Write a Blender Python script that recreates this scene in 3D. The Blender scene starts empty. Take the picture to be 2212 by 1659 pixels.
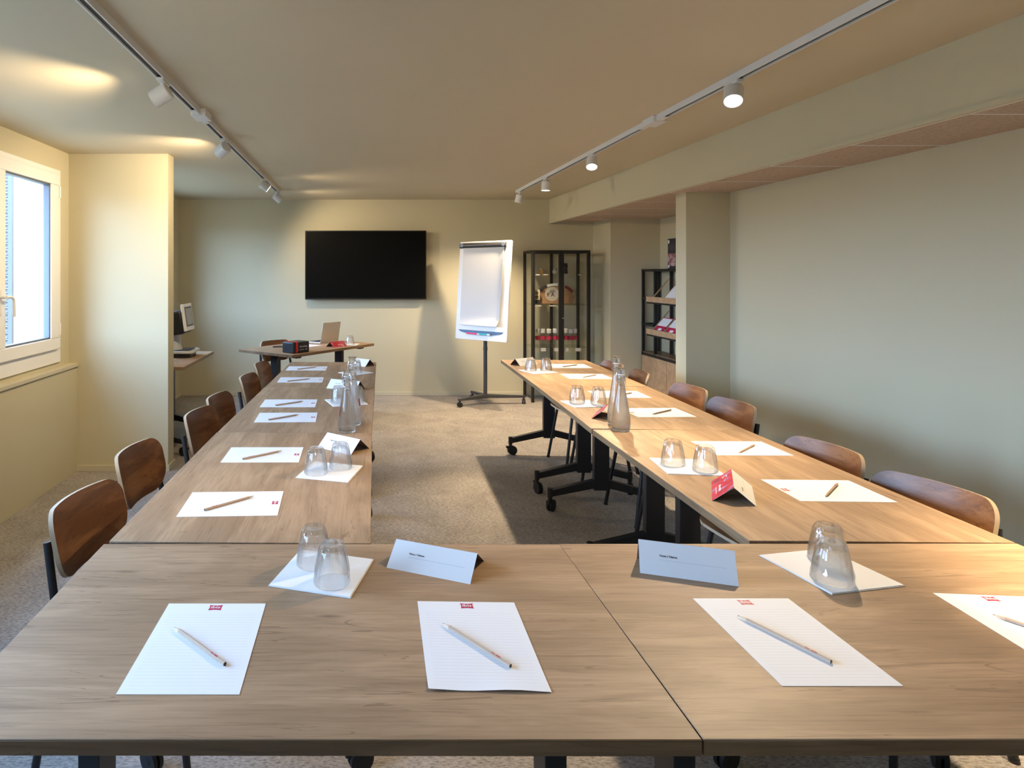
import bpy, math, random
from mathutils import Vector, Matrix
PI = math.pi
random.seed(7)
C = bpy.context.scene.collection
S = bpy.context.scene

# ------------------------------------------------------------------ camera, world, light, exposure
F, CX, CY, EYE = 1370.0, 779.0, 591.0, 1.456
cam_d = bpy.data.cameras.new('camera'); cam = bpy.data.objects.new('camera', cam_d); C.objects.link(cam)
cam.location = (0, 0, EYE); cam.rotation_euler = (PI/2, 0, 0)
cam_d.sensor_fit = 'HORIZONTAL'; cam_d.sensor_width = 36.0
cam_d.lens = 36.0*F/2212
cam_d.shift_x = (1106-CX)/2212; cam_d.shift_y = -(829.5-CY)/2212
cam_d.clip_start = 0.05
S.camera = cam

S.view_settings.view_transform = 'Standard'; S.view_settings.look = 'None'
S.view_settings.gamma = 1; S.view_settings.use_curve_mapping = False
S.view_settings.exposure = 0.0
S.cycles.use_denoising = True
S.cycles.max_bounces = 14; S.cycles.transparent_max_bounces = 24; S.cycles.transmission_bounces = 12
S.cycles.diffuse_bounces = 6; S.cycles.sample_clamp_indirect = 6.0

SKY = 31.0          # daylight strength
WARM = (1.0, 0.78, 0.50)
SPOTS = 3.8
w = bpy.data.worlds.new('daylight'); S.world = w; w.use_nodes = True
nt = w.node_tree; bgn = nt.nodes['Background']
tc = nt.nodes.new('ShaderNodeTexCoord'); sp = nt.nodes.new('ShaderNodeSeparateXYZ'); rp = nt.nodes.new('ShaderNodeValToRGB')
nt.links.new(tc.outputs['Generated'], sp.inputs[0]); nt.links.new(sp.outputs['Z'], rp.inputs[0])
rp.color_ramp.elements[0].position = 0.0; rp.color_ramp.elements[0].color = (0.07, 0.10, 0.13, 1)
e = rp.color_ramp.elements.new(0.04); e.color = (0.45, 0.65, 1.0, 1)
rp.color_ramp.elements[-1].position = 0.7; rp.color_ramp.elements[-1].color = (0.30, 0.54, 1.0, 1)
nt.links.new(rp.outputs[0], bgn.inputs['Color']); bgn.inputs['Strength'].default_value = SKY

sun_d = bpy.data.lights.new('sun', 'SUN'); sun_d.energy = 9.0; sun_d.color = (1.0, .88, .70); sun_d.angle = .02
sun = bpy.data.objects.new('sun', sun_d); C.objects.link(sun); sun.location = (3, -6, 12)
sun.rotation_euler = Vector((-.35, .62, -.70)).to_track_quat('-Z', 'Y').to_euler()   # falls on the outside wing only, never through the windows
XL, XR, YB, YF, ZC, ZS = -2.155, 2.77, 7.58, -1.6, 2.34, 2.053     # left wall, right wall, back, behind camera, ceiling, low ceiling
WINDOWS = [(2.83, 4.53), (5.20, 7.10), (0.0, 2.40)]
for i, (a, b) in enumerate(WINDOWS):
    ld = bpy.data.lights.new('window_daylight_portal', 'AREA'); ld.shape = 'RECTANGLE'
    ld.size = 1.36; ld.size_y = b-a; ld.cycles.is_portal = True
    lo = bpy.data.objects.new('window_daylight_portal', ld); C.objects.link(lo)
    lo.location = (XL-0.26, (a+b)/2, 1.51); lo.rotation_euler = (0, -PI/2, 0)

# ------------------------------------------------------------------ helpers
def at(px, py, z=0.74):
    d = F*(EYE-z)/(py-CY)
    return Vector(((px-CX)*d/F, d, z))

def tag(o, label=None, cat=None, group=None, kind=None):
    if label: o['label'] = label
    if cat: o['category'] = cat
    if group: o['group'] = group
    if kind: o['kind'] = kind
    return o

def empty(name, loc=(0, 0, 0), rz=0.0, parent=None):
    o = bpy.data.objects.new(name, None); C.objects.link(o)
    o.location = loc; o.rotation_euler = (0, 0, rz); o.empty_display_size = 0.05
    if parent: o.parent = parent
    return o

KIDS = {}
def copy_tree(o, parent=None):
    c = o.copy(); C.objects.link(c)
    if parent is not None: c.parent = parent
    for ch in KIDS.get(o.name, []):
        k = copy_tree(ch, c)
    return c
# children bookkeeping so that copies of copies work too
_copy = copy_tree
def copy_tree(o, parent=None):
    c = o.copy(); C.objects.link(c)
    if parent is not None: c.parent = parent
    KIDS[c.name] = []
    for ch in KIDS.get(o.name, []):
        KIDS[c.name].append(copy_tree(ch, c))
    return c

class MB:
    def __init__(s): s.v = []; s.f = []; s.m = []
    def add(s, vs, fs, m=0, M=None):
        n = len(s.v)
        for p in vs:
            p = Vector(p); s.v.append(M @ p if M else p)
        for f in fs: s.f.append([n+i for i in f]); s.m.append(m)
    def box(s, a, b, m=0, M=None):
        x0, y0, z0 = a; x1, y1, z1 = b
        vs = [(x0,y0,z0),(x1,y0,z0),(x1,y1,z0),(x0,y1,z0),(x0,y0,z1),(x1,y0,z1),(x1,y1,z1),(x0,y1,z1)]
        s.add(vs, [(0,3,2,1),(4,5,6,7),(0,1,5,4),(1,2,6,5),(2,3,7,6),(3,0,4,7)], m, M)
    def lathe(s, prof, n=32, m=0, M=None, fn=None, closed=False):
        vs = []; fs = []
        for (r, z) in prof:
            for k in range(n):
                t = 2*PI*k/n; rr = fn(r, z, t) if fn else r
                vs.append((rr*math.cos(t), rr*math.sin(t), z))
        L = len(prof)
        for i in range(L if closed else L-1):
            j = (i+1) % L
            for k in range(n):
                q = (k+1) % n
                fs.append((i*n+k, i*n+q, j*n+q, j*n+k))
        if not closed and prof[0][1] != prof[-1][1]:
            if prof[0][0] > .0003: fs.append(tuple(reversed(range(n))))
            if prof[-1][0] > .0003: fs.append(tuple((L-1)*n+k for k in range(n)))
        s.add(vs, fs, m, M)
    def cyl(s, p0, p1, r, n=20, m=0, r1=None):
        p0, p1 = Vector(p0), Vector(p1); d = p1-p0
        q = d.to_track_quat('Z', 'Y').to_matrix().to_4x4(); q.translation = p0
        s.lathe([(r, 0), (r if r1 is None else r1, d.length)], n, m, q)
    def tube(s, pts, r, n=12, m=0, bend=0.0, closed=False, flat=1.0):
        pts = [Vector(p) for p in pts]
        if bend > 0 and len(pts) > 2:
            out = [pts[0]]
            for i in range(1, len(pts)-1):
                a, b, c = pts[i-1], pts[i], pts[i+1]
                la, lc = (a-b).length, (c-b).length; k = min(bend, la*.48, lc*.48)
                p, q = b+(a-b)/la*k, b+(c-b)/lc*k
                for t in [0, .2, .4, .6, .8, 1]:
                    out.append(p*(1-t)**2 + b*2*t*(1-t) + q*t*t)
            out.append(pts[-1]); pts = out
        L = len(pts); vs = []; fs = []; up = None
        for i, p in enumerate(pts):
            if closed: t = (pts[(i+1) % L]-pts[i-1]).normalized()
            else: t = ((pts[min(i+1, L-1)]-pts[max(i-1, 0)])).normalized()
            if up is None:
                up = Vector((0, 0, 1)) if abs(t.z) < .9 else Vector((0, 1, 0))
            up = (up - t*up.dot(t)).normalized(); sd = t.cross(up)
            for k in range(n):
                a = 2*PI*k/n; vs.append(p + up*(r*math.cos(a)) + sd*(r*flat*math.sin(a)))
        for i in range(L if closed else L-1):
            j = (i+1) % L
            for k in range(n):
                q = (k+1) % n; fs.append((i*n+k, j*n+k, j*n+q, i*n+q))
        if not closed:
            fs.append(tuple(range(n))); fs.append(tuple((L-1)*n+k for k in reversed(range(n))))
        s.add(vs, fs, m)
    def prism(s, poly, z0, z1, m=0, M=None, mside=None):
        n = len(poly); vs = [(x, y, z0) for x, y in poly]+[(x, y, z1) for x, y in poly]
        s.add(vs, [tuple(reversed(range(n))), tuple(range(n, 2*n))], m, M)
        n0 = len(s.v)-2*n
        for i in range(n):
            j = (i+1) % n; s.f.append([n0+i, n0+j, n0+n+j, n0+n+i]); s.m.append(m if mside is None else mside)
    def build(s, name, mats, parent=None, smooth=True, bevel=0.0, loc=None, rz=None, seg=2, ang=35):
        me = bpy.data.meshes.new(name); me.from_pydata([tuple(v) for v in s.v], [], s.f)
        if not isinstance(mats, (list, tuple)): mats = [mats]
        for mm in mats: me.materials.append(mm)
        for p, mi in zip(me.polygons, s.m): p.material_index = mi; p.use_smooth = smooth
        me.validate(); me.update()
        if smooth: me.set_sharp_from_angle(angle=math.radians(ang))
        o = bpy.data.objects.new(name, me); C.objects.link(o)
        if parent is not None:
            o.parent = parent; KIDS.setdefault(parent.name, []).append(o)
        if loc is not None: o.location = loc
        if rz is not None: o.rotation_euler = (0, 0, rz)
        if bevel:
            b = o.modifiers.new('bevel', 'BEVEL'); b.width = bevel; b.segments = seg; b.limit_method = 'ANGLE'; b.angle_limit = math.radians(40)
        KIDS.setdefault(o.name, [])
        return o

def rrect(wd, hg, r, n=6):
    out = []
    for cx, cy, a0 in ((wd/2-r, hg/2-r, 0), (-wd/2+r, hg/2-r, 90), (-wd/2+r, -hg/2+r, 180), (wd/2-r, -hg/2+r, 270)):
        for k in range(n+1):
            a = math.radians(a0+90*k/n); out.append((cx+r*math.cos(a), cy+r*math.sin(a)))
    return out

def text_into(mb, body, size, m, M, bold=0.0, align='CENTER', sx=1.0):
    """letters as flat polygons in the plane z=0 of M"""
    cu = bpy.data.curves.new('lettering', 'FONT'); cu.body = body; cu.size = size; cu.align_x = align; cu.align_y = 'CENTER'
    cu.offset = bold; cu.resolution_u = 2
    o = bpy.data.objects.new('lettering', cu); C.objects.link(o)
    dg = bpy.context.evaluated_depsgraph_get(); me = bpy.data.meshes.new_from_object(o.evaluated_get(dg))
    mb.add([(v.co.x*sx, v.co.y, v.co.z) for v in me.vertices], [tuple(p.vertices) for p in me.polygons], m, M)
    bpy.data.objects.remove(o); bpy.data.curves.remove(cu); bpy.data.meshes.remove(me)

def frameM(origin, xdir, ydir):
    x = Vector(xdir).normalized(); y = Vector(ydir).normalized(); z = x.cross(y)
    M = Matrix((x, y, z)).transposed().to_4x4(); M.translation = Vector(origin); return M

# ------------------------------------------------------------------ materials
def mat(name, col, rough=0.5, metal=0.0, **kw):
    m = bpy.data.materials.new(name); m.use_nodes = True; b = m.node_tree.nodes['Principled BSDF']
    b.inputs['Base Color'].default_value = (*col, 1); b.inputs['Roughness'].default_value = rough; b.inputs['Metallic'].default_value = metal
    for k, v in kw.items():
        b.inputs[k.replace('_', ' ')].default_value = v
    return m
def nn(m, t, **kw):
    n = m.node_tree.nodes.new(t)
    for k, v in kw.items(): setattr(n, k, v)
    return n
def lk(m, a, b): m.node_tree.links.new(a, b)
def bsdf(m): return m.node_tree.nodes['Principled BSDF']
def noise(m, vec, scale, detail=4, rough=.55, dist=0.0):
    n = nn(m, 'ShaderNodeTexNoise'); n.inputs['Scale'].default_value = scale; n.inputs['Detail'].default_value = detail
    n.inputs['Roughness'].default_value = rough; n.inputs['Distortion'].default_value = dist
    lk(m, vec, n.inputs['Vector']); return n
def mapped(m, scale, src='Object', rot=(0, 0, 0)):
    t = nn(m, 'ShaderNodeTexCoord'); p = nn(m, 'ShaderNodeMapping'); p.inputs['Scale'].default_value = scale; p.inputs['Rotation'].default_value = rot
    lk(m, t.outputs[src], p.inputs['Vector']); return p.outputs[0]
def ramp(m, src, stops):
    r = nn(m, 'ShaderNodeValToRGB'); cr = r.color_ramp
    cr.elements[0].position, cr.elements[0].color = stops[0][0], (*stops[0][1], 1)
    cr.elements[1].position, cr.elements[1].color = stops[-1][0], (*stops[-1][1], 1)
    for p, c in stops[1:-1]:
        e = cr.elements.new(p); e.color = (*c, 1)
    lk(m, src, r.inputs[0]); return r.outputs[0]
def mixc(m, fac, a, b, mode='MIX'):
    n = nn(m, 'ShaderNodeMix', data_type='RGBA', blend_type=mode)
    for i, v in ((0, fac), (6, a), (7, b)):
        if isinstance(v, (int, float)): n.inputs[i].default_value = v
        elif isinstance(v, tuple): n.inputs[i].default_value = (*v, 1)
        else: lk(m, v, n.inputs[i])
    return n.outputs[2]
def bump(m, src, strength=.1, dist=.001):
    b = nn(m, 'ShaderNodeBump'); b.inputs['Strength'].default_value = strength; b.inputs['Distance'].default_value = dist
    lk(m, src, b.inputs['Height']); lk(m, b.outputs[0], bsdf(m).inputs['Normal'])
def mathn(m, op, a, b=None, c=None):
    n = nn(m, 'ShaderNodeMath', operation=op)
    for i, v in enumerate((a, b, c)):
        if v is None: continue
        if isinstance(v, (int, float)): n.inputs[i].default_value = v
        else: lk(m, v, n.inputs[i])
    return n.outputs[0]

def paint(name, col, rough=.75):
    m = mat(name, col, rough)
    n = noise(m, mapped(m, (1, 1, 1)), 260, 3); bump(m, n.outputs[0], .12, .0008)
    n2 = noise(m, mapped(m, (1, 1, 1)), 1.3, 2)
    lk(m, mixc(m, n2.outputs[0], tuple(c*.97 for c in col), tuple(min(1, c*1.03) for c in col)), bsdf(m).inputs['Base Color'])
    return m
M_WALL = paint('sage_beige_wall_paint', (0.54, 0.492, 0.342))
M_CEIL = paint('greige_ceiling_paint', (0.56, 0.495, 0.362))
M_TRIM = mat('painted_trim', (0.55, 0.50, 0.37), .5)
M_PVC = mat('white_pvc', (0.82, 0.82, 0.82), .35)
M_GASKET = mat('grey_gasket', (0.12, 0.13, 0.15), .5)
M_BLACK = mat('black_powder_coat', (0.012, 0.012, 0.014), .42)
M_FRAME = mat('black_steel', (0.01, 0.009, 0.009), .45)
M_GREY = mat('anthracite_steel', (0.05, 0.052, 0.058), .4)
M_RUB = mat('black_rubber', (0.012, 0.012, 0.013), .65)
M_WHITE = mat('white_lacquer', (0.72, 0.71, 0.70), .4)
M_CHROME = mat('steel', (0.7, 0.7, 0.7), .2, 1.0)
M_PLASTIC = mat('white_plastic', (0.78, 0.78, 0.78), .35)
M_RED = mat('crimson_print', (0.50, 0.012, 0.07), .5)
M_WPRINT = mat('white_print', (0.85, 0.85, 0.85), .6)
M_INK = mat('dark_ink', (0.03, 0.03, 0.04), .7)
M_LINE = mat('thin_grey_ink', (0.42, 0.42, 0.45), .7)
M_CARD = mat('white_card', (0.80, 0.79, 0.78), .6)
M_CARDBACK = mat('brown_card_inside', (0.18, 0.11, 0.08), .6)
M_NAP = mat('white_paper_napkin', (0.84, 0.83, 0.82), .9)
_n = noise(M_NAP, mapped(M_NAP, (1, 1, 1)), 60, 4, .6, .6); bump(M_NAP, _n.outputs[0], .35, .002)

def wood(name, light, mid, dark, grain=1.0, rough=.42):
    m = mat(name, mid, rough)
    oi = nn(m, 'ShaderNodeObjectInfo')
    t = nn(m, 'ShaderNodeTexCoord'); mul = nn(m, 'ShaderNodeVectorMath', operation='MULTIPLY_ADD')
    cmb = nn(m, 'ShaderNodeCombineXYZ'); 
    for i in range(3): lk(m, oi.outputs['Random'], cmb.inputs[i])
    lk(m, cmb.outputs[0], mul.inputs[0]); mul.inputs[1].default_value = (17, 23, 5); lk(m, t.outputs['Object'], mul.inputs[2])
    def mp(sc):
        p = nn(m, 'ShaderNodeMapping'); p.inputs['Scale'].default_value = sc; lk(m, mul.outputs[0], p.inputs['Vector']); return p.outputs[0]
    g = grain
    broad = noise(m, mp((1.1*g, 7*g, 7*g)), 1.6, 4, .6, .8)
    fine = noise(m, mp((4*g, 110*g, 110*g)), 1.5, 5, .65, .3)
    streak = noise(m, mp((2.2*g, 42*g, 42*g)), 1.2, 6, .7, 1.2)
    knot = nn(m, 'ShaderNodeTexVoronoi'); knot.inputs['Scale'].default_value = 1.0; lk(m, mp((2.3*g, 9*g, 9*g)), knot.inputs['Vector'])
    c = ramp(m, broad.outputs[0], [(.30, tuple(x*.90 for x in mid)), (.45, mid), (.62, light)])
    f = ramp(m, fine.outputs[0], [(.30, (.72, .70, .68)), (.52, (1, 1, 1)), (.8, (1.0, 1.0, 1.0))])
    c = mixc(m, .75, c, f, 'MULTIPLY')
    s = ramp(m, streak.outputs[0], [(.57, (0, 0, 0)), (.70, (1, 1, 1))])
    c = mixc(m, mathn(m, 'MULTIPLY', s, .68), c, dark)
    cr_ = noise(m, mp((.9*g, 16*g, 16*g)), 1.0, 3, .5, 1.6); mk = noise(m, mp((2.5*g, 6*g, 6*g)), 1.3, 2)
    ln = mathn(m, 'LESS_THAN', mathn(m, 'ABSOLUTE', mathn(m, 'SUBTRACT', cr_.outputs[0], .5)), .0055)
    ln = mathn(m, 'MULTIPLY', ln, mathn(m, 'GREATER_THAN', mk.outputs[0], .53))
    c = mixc(m, mathn(m, 'MULTIPLY', ln, .42), c, tuple(x*.7 for x in dark))
    k = ramp(m, knot.outputs['Distance'], [(.0, (1, 1, 1)), (.085, (0, 0, 0))])
    c = mixc(m, mathn(m, 'MULTIPLY', k, .75), c, tuple(x*.55 for x in dark))
    lk(m, c, bsdf(m).inputs['Base Color'])
    bump(m, fine.outputs[0], .12, .0006)
    return m
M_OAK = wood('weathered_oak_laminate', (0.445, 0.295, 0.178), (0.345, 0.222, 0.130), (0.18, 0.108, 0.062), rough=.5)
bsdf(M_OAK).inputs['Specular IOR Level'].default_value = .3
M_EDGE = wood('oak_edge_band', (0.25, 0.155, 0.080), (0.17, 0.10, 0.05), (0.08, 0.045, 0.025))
M_VENEER = wood('walnut_brown_veneer', (0.27, 0.118, 0.046), (0.16, 0.062, 0.024), (0.07, 0.027, 0.012), 1.3, .36)
M_PALEWOOD = wood('pale_oak_board', (0.50, 0.33, 0.19), (0.42, 0.27, 0.15), (0.25, 0.15, 0.08), 1.2, .5)
M_PLY = mat('plywood_edge', (0.55, 0.42, 0.27), .55)
_w = nn(M_PLY, 'ShaderNodeTexWave'); _w.inputs['Scale'].default_value = 140; _w.bands_direction = 'Y'
lk(M_PLY, mapped(M_PLY, (1, 1, 1)), _w.inputs['Vector'])
lk(M_PLY, mixc(M_PLY, _w.outputs[0], (0.60, 0.48, 0.33), (0.36, 0.24, 0.14)), bsdf(M_PLY).inputs['Base Color'])

M_PENCIL = mat('raw_cedar', (0.52, 0.37, 0.26), .5)
M_TIP = mat('sharpened_wood', (0.66, 0.48, 0.32), .6)
M_LEAD = mat('graphite', (0.03, 0.03, 0.035), .35)

# carpet
M_CARPET = mat('mottled_greige_carpet', (0.2, 0.18, 0.16), .95)
_v = mapped(M_CARPET, (1, 1, 1))
_a = noise(M_CARPET, _v, 3.2, 6, .7, .5); _b = noise(M_CARPET, mapped(M_CARPET, (55, 190, 60)), 1.0, 3, .7); _c2 = noise(M_CARPET, _v, 48, 4, .7)
_c = ramp(M_CARPET, _a.outputs[0], [(.30, (0.30, 0.265, 0.235)), (.70, (0.46, 0.41, 0.36))])
_d = ramp(M_CARPET, _b.outputs[0], [(.36, (.30, .30, .32)), (.54, (1, 1, 1))])
_e = ramp(M_CARPET, _c2.outputs[0], [(.35, (.78, .78, .80)), (.6, (1, 1, 1))])
lk(M_CARPET, mixc(M_CARPET, 1.0, mixc(M_CARPET, .8, _c, _d, 'MULTIPLY'), _e, 'MULTIPLY'), bsdf(M_CARPET).inputs['Base Color'])
bump(M_CARPET, _b.outputs[0], .6, .004)

# wood-fibre ceiling tiles (60 cm grid with pale metal bars)
M_TILE = mat('wood_fibre_tile', (0.3, 0.2, 0.15), .9)
_v = mapped(M_TILE, (1, 1, 1)); _a = noise(M_TILE, mapped(M_TILE, (30, 90, 60)), 1.5, 6, .75, .8)
lk(M_TILE, ramp(M_TILE, _a.outputs[0], [(.3, (0.26, 0.18, 0.13)), (.5, (0.52, 0.40, 0.31)), (.7, (0.64, 0.51, 0.41))]), bsdf(M_TILE).inputs['Base Color'])
bump(M_TILE, _a.outputs[0], .6, .004)

# ruled note paper
M_PAPER = mat('ruled_note_paper', (0.84, 0.84, 0.86), .65)
_t = nn(M_PAPER, 'ShaderNodeTexCoord'); _s = nn(M_PAPER, 'ShaderNodeSeparateXYZ'); lk(M_PAPER, _t.outputs['Object'], _s.inputs[0])
_y = _s.outputs['Y']; _fr = mathn(M_PAPER, 'FRACT', mathn(M_PAPER, 'MULTIPLY', mathn(M_PAPER, 'ADD', _y, 1.0), 1/.0095))
_l = mathn(M_PAPER, 'LESS_THAN', _fr, .09)
_l = mathn(M_PAPER, 'MULTIPLY', _l, mathn(M_PAPER, 'LESS_THAN', _y, .105)); _l = mathn(M_PAPER, 'MULTIPLY', _l, mathn(M_PAPER, 'GREATER_THAN', _y, -.135))
_l = mathn(M_PAPER, 'MULTIPLY', _l, mathn(M_PAPER, 'LESS_THAN', mathn(M_PAPER, 'ABSOLUTE', _s.outputs['X']), .092))
lk(M_PAPER, mixc(M_PAPER, _l, (0.84, 0.84, 0.86), (0.70, 0.70, 0.745)), bsdf(M_PAPER).inputs['Base Color'])

def clear(name, tint=(1, 1, 1), ior=1.45, through=.35, rough=0.0):
    m = bpy.data.materials.new(name); m.use_nodes = True; n = m.node_tree; n.nodes.remove(n.nodes['Principled BSDF'])
    g = n.nodes.new('ShaderNodeBsdfGlass'); g.inputs['IOR'].default_value = ior; g.inputs['Color'].default_value = (*tint, 1); g.inputs['Roughness'].default_value = rough
    t = n.nodes.new('ShaderNodeBsdfTransparent'); t.inputs['Color'].default_value = (*tint, 1)
    x = n.nodes.new('ShaderNodeMixShader'); x.inputs[0].default_value = through
    n.links.new(g.outputs[0], x.inputs[1]); n.links.new(t.outputs[0], x.inputs[2]); n.links.new(x.outputs[0], n.nodes['Material Output'].inputs[0])
    return m
def pane_glass(name, tint=(.96, .98, .97), base=.04):
    m = bpy.data.materials.new(name); m.use_nodes = True; n = m.node_tree; n.nodes.remove(n.nodes['Principled BSDF'])
    t = n.nodes.new('ShaderNodeBsdfTransparent'); t.inputs['Color'].default_value = (*tint, 1)
    g = n.nodes.new('ShaderNodeBsdfGlossy'); g.inputs['Roughness'].default_value = .02
    lw = n.nodes.new('ShaderNodeLayerWeight'); lw.inputs['Blend'].default_value = .5
    pw = n.nodes.new('ShaderNodeMath'); pw.operation = 'POWER'; n.links.new(lw.outputs['Facing'], pw.inputs[0]); pw.inputs[1].default_value = 5
    fr = n.nodes.new('ShaderNodeMath'); fr.operation = 'MULTIPLY_ADD'; n.links.new(pw.outputs[0], fr.inputs[0]); fr.inputs[1].default_value = .55; fr.inputs[2].default_value = base
    x = n.nodes.new('ShaderNodeMixShader')
    n.links.new(fr.outputs[0], x.inputs[0]); n.links.new(t.outputs[0], x.inputs[1]); n.links.new(g.outputs[0], x.inputs[2]); n.links.new(x.outputs[0], n.nodes['Material Output'].inputs[0])
    return m
M_GLASS = clear('tumbler_glass_base', (1, 1, 1), 1.46, .60)
def thin_glass(name):
    m = bpy.data.materials.new(name); m.use_nodes = True; n = m.node_tree; n.nodes.remove(n.nodes['Principled BSDF']); L = n.links.new
    lw = n.nodes.new('ShaderNodeLayerWeight'); lw.inputs['Blend'].default_value = .5
    def mth(op, a, b, c=None):
        q = n.nodes.new('ShaderNodeMath'); q.operation = op
        for i, v in enumerate((a, b, c)):
            if v is None: continue
            if isinstance(v, (int, float)): q.inputs[i].default_value = v
            else: L(v, q.inputs[i])
        return q.outputs[0]
    f = lw.outputs['Facing']
    mx = n.nodes.new('ShaderNodeMix'); mx.data_type = 'RGBA'; L(mth('POWER', f, 4), mx.inputs[0]); mx.inputs[6].default_value = (.985, .99, .99, 1); mx.inputs[7].default_value = (.42, .46, .48, 1)
    t = n.nodes.new('ShaderNodeBsdfTransparent'); L(mx.outputs[2], t.inputs['Color'])
    g = n.nodes.new('ShaderNodeBsdfGlossy'); g.inputs['Roughness'].default_value = .03
    x = n.nodes.new('ShaderNodeMixShader'); L(mth('MULTIPLY_ADD', mth('POWER', f, 3), .75, .08), x.inputs[0]); L(t.outputs[0], x.inputs[1]); L(g.outputs[0], x.inputs[2]); gb = n.nodes.new('ShaderNodeBsdfGlass'); gb.inputs['IOR'].default_value = 1.35; gb.inputs['Roughness'].default_value = 0
    x2 = n.nodes.new('ShaderNodeMixShader'); x2.inputs[0].default_value = .20; L(x.outputs[0], x2.inputs[1]); L(gb.outputs[0], x2.inputs[2]); L(x2.outputs[0], n.nodes['Material Output'].inputs[0])
    return m
M_TUMBLER = thin_glass('tumbler_glass_wall')
M_BOTTLE = clear('carafe_glass', (0.99, .995, 1.0), 1.46, .40)
M_WATER = clear('clear_water', (0.99, .995, 1.0), 1.33, .40)
M_PANE = pane_glass('window_glass')
M_CABGLASS = pane_glass('cabinet_glass', (.985, .99, .985), .03)
M_PETG = pane_glass('thin_clear_plastic', (.93, .93, .93), .10)
def emis(name, col, s):
    m = bpy.data.materials.new(name); m.use_nodes = True; b = m.node_tree.nodes['Principled BSDF']
    b.inputs['Base Color'].default_value = (0, 0, 0, 1); b.inputs['Emission Color'].default_value = (*col, 1); b.inputs['Emission Strength'].default_value = s
    return m
M_LENS = emis('lit_lamp_lens', (1.0, .90, .74), 14)

# ------------------------------------------------------------------ room shell
def struct(name, mb, m, parent=None, **kw):
    o = mb.build(name, m, parent, **kw)
    o['kind'] = 'structure'
    return o
b = MB(); b.box((-3.0, YF-.2, -.12), (3.8, YB+.2, 0)); struct('floor', b, M_CARPET, smooth=False)
b = MB(); b.box((-2.6, YF-.2, ZC), (XR-.513+.02, YB+.2, ZC+.15)); struct('ceiling', b, M_CEIL, smooth=False)
XB = 2.257
b = MB(); b.box((XB, YF, ZS-.0), (XB+.018, YB, ZC)); b.box((XB-.006, YF, ZS), (XB, YB, ZS+.02)); struct('trim_1', b, M_WALL, smooth=False)          # bulkhead face over the right row
b = MB(); b.box((XB+.018, YF, ZS+.012), (3.6, YB+.1, ZS+.05)); struct('ceiling_right', b, M_TILE, smooth=False)
b = MB(); b.box((XB+.018, YF, ZS+.05), (3.6, YB+.1, ZC+.15)); struct('ceiling_right_void', b, M_WALL, smooth=False)
b = MB()
y = 3.01-.59*7
while y < YB:
    b.box((XB+.018, y-.006, ZS+.0105), (3.6, y+.006, ZS+.013)); y += .59
b.box((XB+.018, YF, ZS), (XB+.03, YB, ZS+.012))
struct('trim_2', b, M_WHITE, smooth=False)
b = MB(); b.box((-2.6, YB, 0), (3.8, YB+.2, ZC)); struct('wall_back', b, M_WALL, smooth=False)
b = MB(); b.box((-2.6, YF-.2, 0), (3.8, YF, ZC)); struct('wall_front', b, M_WALL, smooth=False)
b = MB(); z0, z1 = .827, 2.19
ys = sorted(WINDOWS); prev = YF-.2
for a, c in ys:
    b.box((XL-.25, prev, 0), (XL, a, ZC)); b.box((XL-.25, a, 0), (XL, c, z0)); b.box((XL-.25, a, z1), (XL, c, ZC)); prev = c
b.box((XL-.25, prev, 0), (XL, YB+.1, ZC)); struct('wall_left', b, M_WALL, smooth=False)
b = MB(); b.box((XL, YF, 0), (-2.094, 4.68, .772)); struct('wall_left_dado', b, M_WALL, smooth=False)
b = MB(); b.box((XL, YF, .772), (-2.082, 4.68, .797)); struct('trim_3', b, M_TRIM, bevel=.002)
b = MB(); b.box((XL, 4.68, 0), (-1.421, 4.82, ZC)); struct('wall_left_pier', b, M_WALL, smooth=False)
b = MB(); b.box((XR, YF-.2, 0), (XR+.2, 4.91, ZC)); struct('wall_right', b, M_WALL, smooth=False)
b = MB(); b.box((2.44, 4.755, 0), (XR, 4.91, ZS+.02)); struct('wall_right_pier', b, M_WALL, smooth=False)
b = MB(); b.box((XR+.2, 4.86, 0), (3.5, 4.91, ZS+.02)); b.box((3.33, 4.91, 0), (3.5, YB, ZS+.02)); struct('wall_right_recess', b, M_WALL, smooth=False)
b = MB(); b.box((2.777, 7.05, 0), (3.33, YB, ZS+.02)); struct('wall_back_pier', b, M_WALL, smooth=False)
H = .045
b = MB(); b.box((XL, YB-.012, 0), (2.777, YB, H)); struct('baseboard_back', b, M_TRIM, bevel=.002)
b = MB(); b.box((-2.094, 4.668, 0), (-1.409, 4.68, H)); b.box((-1.421, 4.68, 0), (-1.409, 4.832, H)); b.box((XL, 4.82, 0), (-1.421, 4.832, H)); struct('baseboard_pier', b, M_TRIM, bevel=.002)
b = MB(); b.box((XL, 4.832, 0), (XL+.012, YB-.012, H)); struct('baseboard_left', b, M_TRIM, bevel=.002)
b = MB(); b.box((XR-.012, YF, 0), (XR, 4.755, H)); b.box((2.44, 4.743, 0), (XR-.012, 4.755, H)); b.box((2.428, 4.743, 0), (2.44, 4.91, H)); struct('baseboard_right', b, M_TRIM, bevel=.002)

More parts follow.
